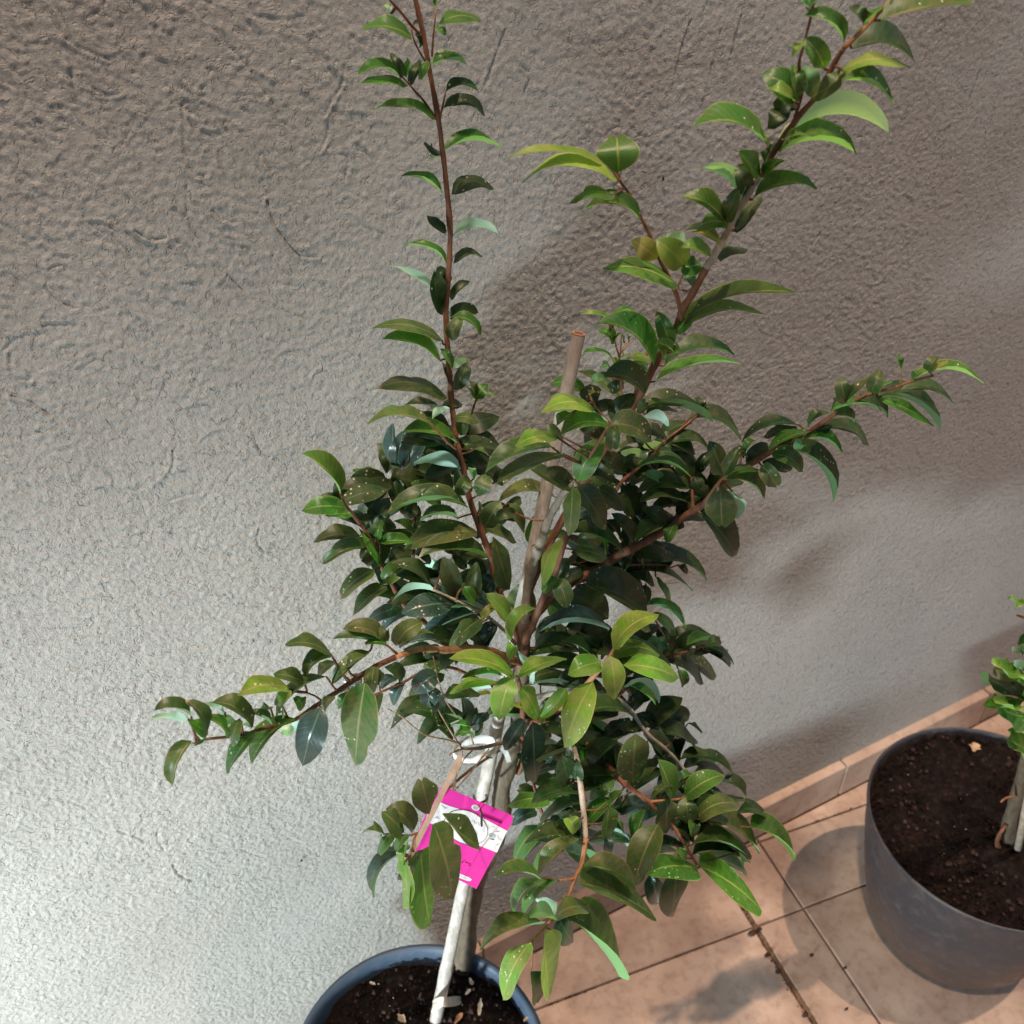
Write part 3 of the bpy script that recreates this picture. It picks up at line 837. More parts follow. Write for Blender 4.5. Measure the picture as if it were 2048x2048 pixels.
LEAVES = """
@ 650 0 3.864
670 290 285 225 92 .22 g
880 180 1205 160 80 .25 g
880 200 935 270 60 0 g
770 180 680 190 50 .1 d
860 60 880 -40 40 0 g
510 100 450 40 28 .1 u
830 510 1100 510 85 .3 g
590 600 245 590 78 .38 g
640 660 250 655 55 .22 g
590 600 505 410 90 .05 d
600 590 635 450 70 0 g
655 655 730 465 95 -.05 d
790 470 725 615 65 .1 g
850 915 380 845 80 .22 g
930 715 1190 715 85 .35 d
915 835 1240 900 88 .3 d
925 1160 1350 1135 92 .24 g
885 1180 770 1095 40 -.1 d
880 1190 815 1200 60 .1 u
915 1500 590 1360 72 .2 g
975 1500 1305 1460 110 .32 d
940 1790 790 1662 80 -.1 d
990 1815 1345 1805 85 .25 u
700 250 735 370 36 .1 d
@ 650 400 3.864
940 490 625 350 55 .25 g
995 490 1220 435 65 .32 d
910 770 490 500 62 .12 u
910 890 850 560 150 -.1 dn
945 640 870 520 100 .1 d
975 770 1120 625 90 .1 d
965 915 1185 870 135 .25 d
965 910 1205 1045 58 .35 g
970 1080 1060 900 110 .1 o
905 1085 345 995 82 .22 o
895 1240 435 1080 100 .2 g
985 1300 890 1145 55 .1 g
985 1290 1105 1230 60 .2 u
990 1460 1105 1240 110 -.1 d
960 1400 900 1250 60 .1 d
945 1530 380 1460 128 .25 t
1165 1540 1075 1430 40 .1 g .12
1170 1530 1260 1420 90 .1 g .12
1165 1500 1110 1390 60 .1 o .12
1220 1510 1330 1530 18 .2 y .12
890 1620 610 1590 60 .15 d
1060 1580 880 1620 80 .25 d
820 1730 335 1725 90 .22 o
825 1700 960 1610 55 .2 u
1060 1790 1350 1680 150 .15 d
1000 1680 1190 1720 72 .2 o
1010 1870 590 1800 110 .2 g
1050 1820 1100 1650 100 .1 o
@ 550 800 3.864
1450 300 1775 450 170 .18 d
915 520 910 180 105 0 s .05
500 715 200 415 130 .18 g
550 835 205 855 152 .12 g
590 880 390 890 90 .05 g
650 1050 300 1100 112 .15 d
690 1130 365 1270 150 .15 o
700 1130 745 1280 110 -.1 d
765 1310 490 1540 125 .12 t
860 1435 600 1670 130 .1 t
820 1280 650 990 60 .05 g
818 1280 770 980 115 .08 d
840 1410 1060 1250 150 .15 g
850 1260 1060 1140 115 -.05 d
810 1100 1060 1100 112 .1 g
1065 1040 915 935 62 .1 g
790 1070 830 930 85 .1 g
960 1590 870 1400 95 .1 d
1240 1480 905 1555 62 .25 u
1370 1570 980 1650 190 .1 s
1500 1600 1100 1715 110 .15 d
980 1610 700 1725 125 .15 s
860 620 530 700 185 .2 d .10
860 620 600 540 90 .1 g .09
870 560 800 410 80 0 d .07
900 640 590 785 160 .1 d .11
870 700 640 930 170 .05 d .12
880 760 710 990 170 0 d .12
950 560 985 240 150 0 s .06
1000 520 1180 180 230 .05 s .07
1000 540 1370 705 200 .2 d .08
950 600 1240 720 150 .1 d .09
1100 500 1400 350 180 .1 d .07
1180 560 1430 560 130 .1 d .08
900 600 1000 850 150 0 d .10
1100 480 1380 200 200 .1 d .06
1050 640 1280 820 150 .1 g .11
920 640 960 520 90 0 d .1
1425 520 1075 490 92 .28 u
1500 600 1415 735 130 .1 o
1560 740 1640 590 130 0 on
1540 600 1500 520 60 .1 g
1455 420 1612 525 112 .1 d
1460 340 1492 402 48 .1 u
1540 380 1650 432 42 .1 o
1490 830 860 895 175 .22 t
1410 915 1120 935 80 .22 t
1560 1020 1000 1148 185 .15 o
1640 1220 1108 1222 155 .2 t
1620 985 1745 780 150 .05 o
1610 980 1575 780 90 -.1 d
1620 985 1865 1100 90 .1 o
1810 1460 1690 1060 185 0 o .19
1540 1060 1700 940 75 .1 d
1390 1520 1290 1210 175 .05 d
1520 1560 1560 1250 185 0 d
1090 1430 1290 1330 100 .2 d
1290 1300 1380 1500 130 0 d
1620 1480 1720 1350 150 .1 s
1810 1690 1635 1500 115 .1 b .20
1600 1700 1730 1590 90 .1 b .19
1590 1690 1340 1925 122 .08 o .20
1700 1720 1570 1930 155 .05 s
1300 1800 1380 1690 85 0 s
1100 1365 1260 1240 85 .1 uf .07
850 1860 520 1770 125 .22 o
840 1890 445 1848 130 .1 o
935 1895 1140 1720 170 .2 o
940 1900 1228 1800 82 .18 o
870 1865 830 1745 85 0 o
700 1880 860 1875 72 .1 g .24
960 1915 1240 1850 95 .15 s
1500 1240 1620 1400 110 .1 d
1450 1180 1300 1150 80 .1 d
1200 1260 1080 1180 90 .1 d
1640 1120 1760 1230 130 .1 d
1730 960 1870 830 110 .1 d
1780 880 1900 760 130 .1 d
1700 640 1830 560 120 .1 d
900 1010 800 900 120 .1 d
1000 900 1100 800 130 .1 d .09
1060 990 1250 1010 110 .1 d .10
740 900 640 960 90 .1 d
1200 900 1330 870 70 .1 d .08
1380 1180 1480 1300 100 0 d
1460 1440 1550 1580 90 0 g
@ 280 1150 3.22
1230 510 935 450 76 .22 o
1235 520 1065 650 100 .3 o
1480 490 1235 705 125 .05 o
1200 655 870 935 105 .2 o
1060 700 860 640 100 .15 o
960 730 625 775 130 .2 y
955 745 870 835 80 -.1 y
1050 855 1000 780 75 .1 g
1250 560 1140 645 70 .1 d
1510 590 1492 762 90 .05 o .25
1450 695 1385 1230 232 .03 of .27
1560 760 1500 945 95 .1 o .24
1420 640 1330 780 110 .1 s .21
1375 760 1275 862 72 .1 g
1170 850 1045 1228 205 .04 sf .27
1180 860 1245 775 55 .1 o
1000 930 715 1215 110 .2 g
1010 940 925 1030 120 .1 u .24
745 1010 565 1278 118 .1 g
640 930 590 1100 90 .1 o
722 982 455 820 110 .28 o
548 887 388 838 44 .1 u
845 962 690 900 62 .2 o
730 975 520 960 26 .05 u
610 935 505 948 48 .2 d
570 1032 410 900 62 .15 g
432 1032 318 930 92 .05 g
428 1030 290 810 100 .28 t
330 910 85 877 105 .25 t .275
312 930 78 918 40 .1 u .27
330 1065 210 1358 125 .15 o
350 1092 410 1060 22 .1 g .27
840 850 780 885 60 .1 d
920 850 925 912 36 .1 g
1700 660 1575 590 92 .15 d
1645 650 1545 725 62 .1 s
1540 700 1520 600 60 .1 d
1700 690 1628 840 72 .1 s
1930 560 1820 662 92 .1 o .19
1912 640 1770 760 150 .15 s
1900 720 1850 845 130 .1 s
1880 800 1892 905 55 .1 s
1830 520 1930 470 90 .1 d
1330 580 1450 520 70 .1 o
@ 700 1500 3.864
615 490 555 240 190 0 onf .32
490 620 275 455 155 .25 o .32
412 640 245 475 135 .1 o .33
262 650 112 628 66 .15 o .33
320 640 215 800 92 .1 g .33
432 655 350 772 95 .05 g .33
450 740 250 775 95 -.15 s .31
400 800 190 1135 125 .28 s .32
400 815 412 1222 115 .12 y .33
452 740 418 885 62 .1 y .33
520 780 500 1000 95 0 o .32
550 780 618 1358 205 -.03 gf .33
645 570 790 1152 245 .06 of .36
990 735 718 490 185 -.12 o .345
@ 1000 200 3.22
690 430 48 375 46 .2 y
748 522 140 535 72 .35 y
765 470 755 245 262 0 gnf
905 762 530 720 110 .35 g
735 612 458 665 58 .28 g
1012 1025 848 902 125 .08 b
1185 1065 1010 895 172 .05 y
1165 1060 1290 1050 140 -.2 g
1210 915 1060 890 82 .15 u
1350 1005 1165 950 112 .2 y
1142 1200 662 1085 92 .2 g
1250 1185 1190 1110 66 .1 d
1422 925 1185 842 60 .28 d
1422 930 1235 850 52 .2 b
1472 800 1260 832 68 .28 g
1452 790 1175 620 115 .22 g
1470 790 1530 575 122 .08 o
1556 662 1298 440 78 .25 u
1595 610 1530 420 122 0 d
1672 480 1545 325 95 .05 y
1685 490 1822 388 72 .1 y
1510 835 1685 625 92 .05 d
1400 1015 1592 965 82 .22 d
1190 1400 1925 1245 98 .16 g
1190 1445 1718 1385 98 .2 g
1095 1575 1008 1362 135 .05 g
1130 1500 1240 1335 85 -.05 g
990 1700 635 1430 155 .28 g
1000 1812 1558 1700 72 .16 g
1060 1710 1505 1642 85 .28 d
1120 1620 1005 1555 62 .1 y
1100 1610 1165 1620 60 .2 y
1060 1660 1000 1570 60 .1 y
965 1672 822 1662 52 .25 y
950 1700 828 1712 44 .1 g
722 1660 510 1645 28 .28 g
760 1715 720 1650 50 0 y
770 1665 845 1640 24 .1 y
712 1415 522 1378 24 .15 y
722 1425 872 1352 34 .3 g
728 1432 610 1455 30 .15 d
738 1565 632 1480 62 .3 g
735 1550 760 1500 20 .1 g
780 1500 805 1565 20 .1 g
775 1500 740 1550 22 .1 d
812 1500 828 1565 22 .1 g
710 1722 645 1715 44 .3 d
790 1905 488 1740 92 .1 o
935 1890 668 1780 150 .3 o
555 1880 322 1830 92 .25 g
850 1780 960 1740 70 .1 g
@ 1350 0 3.22
1090 275 825 105 105 .3 g
850 50 765 -30 72 .1 g
870 45 880 -70 62 0 g
960 442 830 245 145 .15 g
820 270 755 362 52 .05 y
1140 312 1545 405 140 .32 d
1080 450 1515 440 82 .25 y
1020 535 1405 668 100 .3 g
1320 130 1925 30 150 .08 o
1225 160 1130 45 82 .1 d
1240 150 1345 50 62 .1 g
870 625 1100 425 120 -.15 o
900 610 845 418 130 -.05 d
795 650 555 475 150 .2 g
800 610 765 415 110 0 g
760 640 585 575 72 .15 y
725 690 600 830 115 .1 d
790 640 640 700 125 .1 d
580 912 108 820 130 .3 g
592 955 570 840 26 .1 b
770 825 1372 852 145 .28 u
670 982 1168 992 130 .28 g
700 895 845 868 52 .1 y
580 1065 650 925 66 .1 g
548 1128 408 968 88 .1 y
560 1135 700 1030 72 .05 y
432 1275 168 1080 82 .28 u
495 1190 400 1058 112 .1 d
500 1285 912 1215 108 .28 g
382 1485 558 1268 108 .05 d
322 1410 400 1215 105 -.05 o
@ 1000 600 3.864
742 712 705 722 46 .2 b
730 845 318 868 112 .28 y
835 948 395 858 62 .2 u
830 962 455 1062 155 .28 g
852 960 1172 1092 185 .22 o
540 880 435 970 85 .1 o
862 935 1045 730 150 .1 d
1060 860 1642 942 125 .22 d
1130 885 1370 858 70 .15 d
1120 885 1305 975 82 .2 u
1060 885 1242 775 105 .1 o
440 1062 118 1130 112 .2 y
480 1055 310 1030 92 .2 d
605 1405 805 1060 185 .12 gf
880 970 868 1168 142 0 t
745 1195 962 1325 172 .02 d
585 1445 220 1285 190 -.03 d
490 1190 -30 1420 150 .1 o
405 1140 -118 1340 130 .14 o
440 1535 -10 1560 95 .25 o
560 1440 530 1822 122 -.03 of .25
600 1420 815 1772 185 .03 t
640 1420 972 1612 145 .15 d
930 1450 1105 1762 185 .12 d
1470 1365 1055 1300 95 .28 g
1120 1225 930 1170 62 .2 u
1120 1100 1335 1235 92 .15 u
1460 920 1855 1082 120 .28 d
1290 1110 1622 1150 112 .28 d
1300 1085 1510 1185 92 .1 d
1560 865 1525 745 68 .05 d
1565 850 1640 855 32 .1 d
1580 845 1605 808 16 .1 d
1720 1345 1615 1085 150 .05 o
1725 1345 1855 1130 130 -.02 o
1700 1432 1715 1738 232 0 onf
1550 1650 1822 1975 200 .1 t
1800 1480 1835 1690 105 .05 u
1500 1370 1330 1168 150 .05 d
1530 1330 1655 1180 112 .1 d
1480 1435 1060 1485 165 .2 d
1450 1560 1080 1560 92 .2 d
1370 1540 1300 1595 62 .05 d
1000 1430 1312 1298 130 .15 d
1300 1742 1098 1615 135 .1 d
1030 1860 860 1650 122 .05 d
1040 1862 1290 1720 100 .15 o
1345 1740 1285 1872 92 .05 g
940 1835 820 1700 72 .1 d
600 1852 772 1895 130 .15 o
230 1895 340 1615 132 .02 g
540 1852 358 1830 92 .1 o
70 1570 190 1800 112 -.05 o
110 1642 -30 1685 112 .15 d
1212 1310 1320 1250 70 .1 d
700 1290 880 1400 150 .05 d
900 1260 1060 1150 120 .1 d
620 1000 760 880 130 .1 d
640 780 780 700 150 .1 d
700 860 890 800 130 .1 d
850 700 960 640 110 .1 d
1100 1000 1290 1060 120 .1 d
1200 1080 1400 1110 120 .15 d
880 1500 1000 1600 110 0 d
650 1500 740 1800 120 0 s
1130 1240 1350 1200 110 .1 d
1250 1400 1120 1340 100 .1 o
860 600 700 640 80 .1 d
@ 950 900 3.513
610 622 470 955 100 .15 y .24
582 905 648 1108 132 .05 o .245
305 1190 350 925 192 0 of .24
250 1185 78 1008 112 .05 y .22
432 1110 250 1345 92 .25 y .24
572 900 480 1005 92 .05 g .22
940 1262 450 1278 150 .2 s .22
770 950 1210 1142 255 .12 d .19
660 1010 935 1185 220 .12 d .18
900 880 1172 1085 130 .2 d
980 872 1262 952 102 .2 d
1040 852 1530 992 110 .22 d
1262 802 1625 918 92 .3 d
1160 692 1402 725 105 -.05 d
1125 722 1242 765 62 .1 d
1130 742 1178 832 30 .1 d
985 862 1100 728 92 .05 d
1270 892 1380 1080 38 .1 g
1140 965 1212 1072 92 .2 d
1210 1088 1480 1258 62 .25 g
1240 1152 1415 1302 58 .2 g
1430 805 1490 872 52 .1 d
972 1392 1290 1155 150 .22 y .25
960 1445 1295 1438 105 .28 g
1250 1405 1262 1305 92 .05 d
1290 1455 1602 1642 112 .3 d
1430 1545 1465 1660 82 .05 g
1345 1425 1312 1308 102 -.1 d
1440 1392 1572 1278 132 .1 d
1490 1372 1722 1330 66 .1 g
1640 1355 1728 1365 90 .3 o
1500 1378 1728 1468 72 .2 d
1640 1382 1818 1508 48 .22 d
1410 1432 1505 1442 22 .1 d
1040 1512 1432 1602 142 .12 y .26
950 1450 985 1752 152 .05 y .265
885 1492 652 1580 145 .12 y .26
300 1592 645 1472 115 .12 y .255
248 1590 166 1898 185 .03 yf .265
1100 1290 1240 1420 130 .1 d
1060 1180 1230 1260 130 .1 d
760 1180 900 1300 150 .1 d
520 1080 640 1210 120 .1 g
700 1300 900 1360 120 .1 d
420 1400 700 1380 170 .2 d .19
560 1300 700 1400 130 .1 d
1120 1560 1250 1700 150 0 d .17
700 700 930 760 120 .1 o
800 620 960 540 130 .1 d
940 560 1060 480 110 .1 d
760 560 880 660 140 .1 o
480 700 560 560 90 .1 g
860 520 915 755 52 .1 g
700 780 940 900 130 .1 d
880 740 1020 670 90 .1 d
480 1320 540 1200 130 0 d
640 1240 820 1330 110 .1 d
@ 900 1180 6.44
850 1112 -10 885 165 .16 y .255
700 1112 125 1155 88 .12 g
600 1185 -5 1335 110 .15 y .24
565 1260 105 1385 60 .1 u
550 1345 250 1402 52 .1 b .2
915 1240 1150 1655 255 .05 yf .255
1500 1260 1145 1650 250 -.12 y .26
1840 1185 1472 2030 385 .06 yf .275
810 875 785 675 135 0 yf .26
890 790 1062 1212 92 .05 u .22
855 655 838 572 62 0 u
1000 620 985 300 200 .05 d
560 425 335 745 235 .1 s
510 440 440 755 120 0 s
480 1570 292 1800 165 .12 s
290 1785 0 1765 72 .18 g
290 1840 65 1862 82 .2 g
1660 765 1005 838 185 .2 d
1050 1212 1632 1202 42 .06 u .2
1060 1135 1445 1040 150 .1 o
1180 1165 1645 1185 112 .05 d
1080 1650 515 1642 140 .05 d
1180 1645 1312 1765 105 .05 g
960 1680 700 2060 260 .02 s .21
300 1180 130 1380 90 .1 s
900 880 870 1010 130 0 d
1300 1900 1180 1700 140 0 d
1700 900 1850 1100 150 .1 o
640 1500 480 1600 120 .1 d
1000 1560 800 1480 90 .1 b
700 1000 880 920 140 .1 o
250 500 60 650 100 .1 d
1250 545 1250 430 70 .1 b
@ 950 1350 3.22
370 300 390 692 150 0 sf .22
500 470 545 645 112 0 s .15
540 640 448 735 92 0 s .14
640 312 812 662 135 -.06 g
690 290 805 565 112 .05 d
750 270 832 362 62 .05 u
980 232 718 242 108 .2 o
960 80 1185 182 62 .3 u
1000 70 1165 190 52 .1 g
1100 0 1020 212 135 .05 d
1100 332 1335 145 140 .15 d .2
1030 355 1132 240 105 .1 d .2
1200 300 1385 255 150 .15 d .19
1225 335 1345 235 172 .1 d .19
1372 312 1458 378 26 .1 d .2
1212 372 1428 490 102 .25 d
1080 382 1232 552 132 .1 d
1010 682 1035 378 182 0 o
1005 682 1112 420 132 -.1 d
960 642 900 420 112 .05 d
900 602 862 400 122 0 d
1000 372 928 280 92 .1 d
1320 545 1662 638 72 .25 d
1400 642 1602 630 72 .35 d
1590 690 1738 772 92 .2 d
1272 792 1178 542 130 .05 g
1255 705 1130 795 62 .1 o
1400 642 1308 690 62 .1 g
1350 785 1602 642 132 .12 g
1262 720 1172 800 85 .1 d
1440 912 1702 832 162 .25 o
1240 800 1230 1022 132 0 of
1360 788 1380 968 132 -.02 of
1450 920 1822 1125 152 .18 o
1690 880 1872 905 105 .28 d
1870 905 1905 935 20 .1 u
1770 980 2045 1190 110 .22 g
1540 1022 1782 1165 92 .12 d
1400 1092 1742 1152 102 .22 o
1700 1140 1725 1232 42 0 u
1290 985 1412 1062 122 .1 d
1402 942 1420 1032 72 0 g
1480 962 1552 1012 60 .1 s
1100 868 1028 1092 95 .05 g
1180 962 1018 1358 205 .05 o
1432 1245 1098 1278 132 .15 g
1362 1182 1310 1120 62 .05 g
1442 1228 1848 1522 152 .1 g
1300 1282 1270 1558 142 0 t
1120 1290 1182 1475 172 .05 s
700 1235 1032 1382 132 .2 o
665 1338 1156 1558 202 .1 o
600 1562 930 1940 225 .1 o
520 1555 738 1502 122 .25 o
600 1562 738 1525 62 .1 d
540 1562 632 1722 152 -.05 s
522 1545 398 1440 82 .05 u
515 1552 345 1545 100 .15 o
440 1602 33 1772 135 .15 o
360 1722 180 2090 165 .12 y
450 1652 480 2060 150 -.05 y
490 1642 488 1945 52 .05 s
532 1322 308 1562 112 .12 g
432 1312 250 1538 102 .2 g
432 1308 118 1308 82 .22 o
670 1062 410 1298 112 .12 o
560 1112 385 1262 82 .1 g
440 962 250 1222 102 .18 g
460 1032 328 1175 62 .1 s
400 882 233 962 105 .15 s
482 802 208 842 112 .15 g
480 802 562 830 62 .1 g
565 900 488 1022 82 .05 s
880 642 578 772 92 .12 d
880 792 700 992 112 .1 g
890 652 740 802 122 .05 g
950 742 828 862 52 .05 g
860 842 842 1062 112 0 g
842 1032 830 1182 92 0 s
900 882 1055 862 82 .3 d
890 852 950 905 32 .1 u
905 922 952 1022 22 .1 g
580 1122 762 1232 92 .15 d
600 922 652 1012 92 .05 y
650 872 560 1052 132 .05 d
690 882 670 1052 62 0 s
600 702 562 520 122 0 d
640 702 652 540 102 0 d
500 762 572 700 62 .1 d
770 552 902 612 92 .1 d
850 602 800 480 112 0 d
360 1910 400 2110 125 .05 d
1010 560 920 640 100 .1 d
700 480 620 600 110 .1 d
740 640 850 740 110 .1 d
1350 700 1450 850 120 .1 g
1500 800 1600 760 80 .1 d
780 420 900 520 110 .1 d
1180 560 1290 660 100 .1 d
660 560 560 660 120 .1 d
470 560 540 480 80 .1 s
@ 1400 650 3.22
1370 352 1825 375 75 .28 g
1375 355 1432 288 55 .05 g
1470 298 1525 200 92 .05 o
1490 290 1585 228 40 .1 b
1290 300 1262 188 42 .05 g
1300 417 1642 512 78 .22 d
1150 458 1540 672 112 .28 d
1150 475 1505 655 62 .1 g
1100 435 1158 290 122 -.05 o
1110 432 1235 372 42 .1 g
945 498 908 335 102 -.08 o
945 492 1088 332 62 -.05 o
840 562 1165 550 68 .22 g
1000 492 1212 592 92 .28 d
850 545 960 462 82 .1 d
870 580 992 622 72 .3 o
700 652 842 572 82 .22 o
795 625 790 712 92 0 d
810 662 1088 772 76 .28 d
670 732 915 832 82 .28 g
642 648 270 758 80 .22 d
610 652 410 722 62 .1 d
440 802 732 682 62 .12 g
500 772 642 672 92 .1 d
640 802 652 740 72 .05 g
560 792 858 1138 112 .3 d
460 832 662 945 112 .25 o
400 905 490 1045 132 .1 o
400 880 592 915 100 -.2 d
430 762 298 912 112 .05 d
360 742 280 842 62 .1 g
150 992 418 1118 118 .28 o
160 985 385 935 62 .25 g
290 842 252 770 32 .1 d
"""

# ------------------------------------------------------------------ the large tree
SOILZ = 0.262
tree_base = PZ(920, 2010, SOILZ - 0.01)
tree = empty('potted_tree', tree_base)
tag(tree, 'bushy small tree with glossy pointed green leaves in the blue grey pot', 'tree')

BR = []   # every branch: (points in pixels with depth)


def branch(name, mat, pts, r0, r1, ridge=0.05, nodes=0.25, sides=8, parent=None):
    p3 = [P(*p) for p in pts]
    n = len(p3)
    rr = [(r0 + (r1 - r0) * i / (n - 1)) * 0.80 * (p3[i] - CAM).length / 0.75 for i in range(n)]
    if parent is None: BR.append(pts)
    return tube(name, p3, rr, M[mat], parent or tree, sides, ridge, 4, nodes)


branch('trunk', 'trunk', [(918, 2022, .108), (921, 2000, .11), (925, 1930, .115), (936, 1830, .12), (952, 1755, .125), (982, 1692, .13), (1001, 1640, .135), (1002, 1600, .14),
                          (1006, 1560, .14), (1022, 1510, .14), (1034, 1460, .145), (1042, 1390, .15), (1046, 1320, .15), (1046, 1240, .15)], 0.0098, 0.0060, 0.07, 0.18, 12)
branch('branch', 'bark', [(1046, 1320, .15), (1030, 1260, .15), (1005, 1200, .15), (995, 1170, .15), (980, 1110, .145), (961, 1059, .14), (938, 994, .135), (925, 929, .13), (912, 885, .125), (911, 866, .125),
                          (904, 814, .12), (900, 762, .12), (896, 705, .12), (892, 633, .12), (897, 555, .12), (900, 490, .12), (900, 453, .12), (892, 362, .12), (883, 285, .12), (875, 228, .12), (857, 129, .12),
                          (847, 70, .12), (831, 0, .12), (822, -40, .12)], 0.0031, 0.0019, 0.06, 0.35)
branch('branch', 'bark', [(1046, 1240, .15), (1070, 1150, .16), (1130, 1030, .18), (1200, 910, .20), (1240, 855, .21), (1280, 790, .22), (1310, 728, .23), (1345, 672, .24), (1363, 625, .25), (1391, 576, .26), (1413, 535, .265),
                          (1441, 489, .27), (1466, 439, .28), (1488, 402, .285), (1519, 352, .29)], 0.0036, 0.0024, 0.05, 0.35)
branch('branch', 'pale', [(1413, 535, .2655), (1441, 489, .2705), (1466, 439, .2805), (1488, 402, .2855), (1519, 352, .2905)], 0.0031, 0.0026, 0.05, 0.35)
branch('branch', 'bark', [(1519, 352, .29), (1552, 298, .295), (1574, 264, .30), (1608, 220, .31), (1639, 186, .32), (1667, 130, .325), (1688, 96, .33)], 0.0026, 0.0019)
branch('branch', 'twig', [(1688, 96, .33), (1735, 50, .335), (1779, 0, .34), (1805, -40, .345)], 0.0019, 0.0012)
branch('branch', 'bark', [(1590, 235, .305), (1606, 175, .31), (1598, 130, .315), (1610, 80, .32), (1626, 15, .325), (1632, -40, .33)], 0.0014, 0.0010)
branch('branch', 'bark', [(1363, 640, .25), (1358, 605, .25), (1340, 560, .25), (1318, 515, .25), (1300, 470, .25), (1283, 437, .25), (1260, 390, .25), (1240, 362, .25), (1236, 350, .25), (1208, 325, .25)], 0.0022, 0.0010)
branch('branch', 'bark', [(1375, 583, .255), (1357, 575, .25), (1366, 550, .25), (1380, 540, .25)], 0.0010, 0.0008)
branch('branch', 'twig', [(1240, 362, .2505), (1222, 338, .2505), (1192, 308, .2505)], 0.0011, 0.0007)
# long shoot to the right
branch('branch', 'bark', [(1046, 1290, .15), (1075, 1225, .155), (1144, 1165, .165), (1192, 1139, .17), (1235, 1111, .18), (1275, 1091, .19), (1329, 1062, .20), (1354, 1042, .205), (1388, 1020, .21), (1408, 1008, .215),
                          (1447, 960, .225), (1490, 935, .23), (1540, 905, .235), (1586, 880, .24), (1617, 864, .245), (1658, 836, .25), (1710, 802, .26), (1742, 787, .265), (1782, 777, .27), (1825, 762, .275), (1866, 752, .28)], 0.0046, 0.0010)
branch('branch', 'bark', [(1152, 1165, .165), (1180, 1152, .165), (1215, 1145, .165), (1260, 1130, .165), (1330, 1130, .165)], 0.0022, 0.0008)
branch('branch', 'bark', [(1175, 1120, .17), (1200, 1040, .17), (1241, 967, .17), (1275, 938, .17), (1308, 908, .175), (1330, 880, .18)], 0.0022, 0.0010)
branch('branch', 'bark', [(1385, 1022, .21), (1384, 990, .20), (1382, 955, .19)], 0.0018, 0.0012)
branch('branch', 'twig', [(1478, 940, .23), (1482, 915, .23), (1486, 895, .235), (1500, 880, .235)], 0.0012, 0.0008)
branch('branch', 'twig', [(1801, 768, .272), (1802, 750, .272), (1803, 738, .272)], 0.0007, 0.0005)
branch('branch', 'bark', [(1046, 1300, .15), (1120, 1290, .16), (1200, 1285, .17), (1290, 1325, .18), (1345, 1310, .19), (1385, 1300, .20), (1410, 1290, .2)], 0.0020, 0.0007)
branch('branch', 'bark', [(1310, 1325, .185), (1330, 1305, .19), (1345, 1296, .19)], 0.0009, 0.0006)
# centre
branch('branch', 'bark', [(1046, 1330, .15), (1052, 1279, .19), (1064, 1253, .20), (1089, 1190, .205), (1109, 1150, .205), (1132, 1076, .21), (1136, 1068, .21)], 0.0036, 0.0022)
branch('branch', 'pale', [(1046, 1260, .15), (1060, 1150, .16), (1080, 1090, .18), (1096, 1042, .2), (1110, 1014, .205), (1132, 980, .21), (1154, 964, .215)], 0.0046, 0.0026, 0.16, 0.5)
branch('branch', 'bark', [(1154, 964, .215), (1170, 930, .22), (1200, 880, .23), (1220, 846, .24)], 0.0018, 0.0014)
branch('branch', 'twig', [(1218, 846, .24), (1192, 816, .235), (1180, 790, .235), (1178, 780, .235)], 0.0014, 0.0009)
branch('branch', 'twig', [(1245, 860, .20), (1243, 790, .20), (1240, 725, .20), (1232, 690, .20), (1228, 665, .20)], 0.0012, 0.0007)
branch('branch', 'twig', [(1238, 712, .2), (1250, 695, .2), (1266, 680, .2)], 0.0009, 0.0006)
branch('branch', 'twig', [(1240, 714, .2), (1242, 690, .2), (1243, 668, .2)], 0.0006, 0.0005)
branch('branch', 'bark', [(1270, 800, .2), (1275, 760, .2), (1283, 725, .2), (1300, 700, .2)], 0.0018, 0.0012)
branch('branch', 'bark', [(1045, 1440, .15), (1045, 1400, .19), (1040, 1372, .22), (1034, 1353, .235)], 0.0026, 0.0016)
branch('branch', 'twig', [(1045, 1450, .15), (1120, 1420, .18), (1183, 1358, .22), (1198, 1341, .225), (1220, 1312, .235), (1229, 1296, .24)], 0.0026, 0.0014)
# long shoot to the left
branch('branch', 'twig', [(1046, 1330, .15), (1012, 1314, .18), (993, 1306, .19), (962, 1299, .20), (931, 1296, .205), (900, 1300, .21), (860, 1298, .215), (833, 1299, .22), (789, 1315, .225)], 0.0036, 0.0027)
branch('branch', 'bark', [(789, 1315, .225), (752, 1333, .23), (715, 1355, .235), (684, 1377, .24), (646, 1402, .245), (615, 1423, .25), (590, 1439, .25), (550, 1452, .255), (516, 1460, .26), (485, 1470, .265), (454, 1474, .27)], 0.0027, 0.0012)
branch('branch', 'twig', [(456, 1474, .27), (417, 1478, .27), (400, 1482, .27), (385, 1487, .27)], 0.0013, 0.0006)
branch('branch', 'bark', [(1046, 1390, .15), (960, 1360, .15), (900, 1335, .155), (842, 1346, .16), (808, 1364, .16), (771, 1380, .165), (735, 1395, .17)], 0.0018, 0.0008)
branch('branch', 'bark', [(645, 1402, .245), (630, 1392, .245), (612, 1385, .245)], 0.0008, 0.0006)
branch('branch', 'bark', [(800, 1312, .222), (785, 1300, .225), (772, 1290, .225), (745, 1285, .225)], 0.0012, 0.0008)
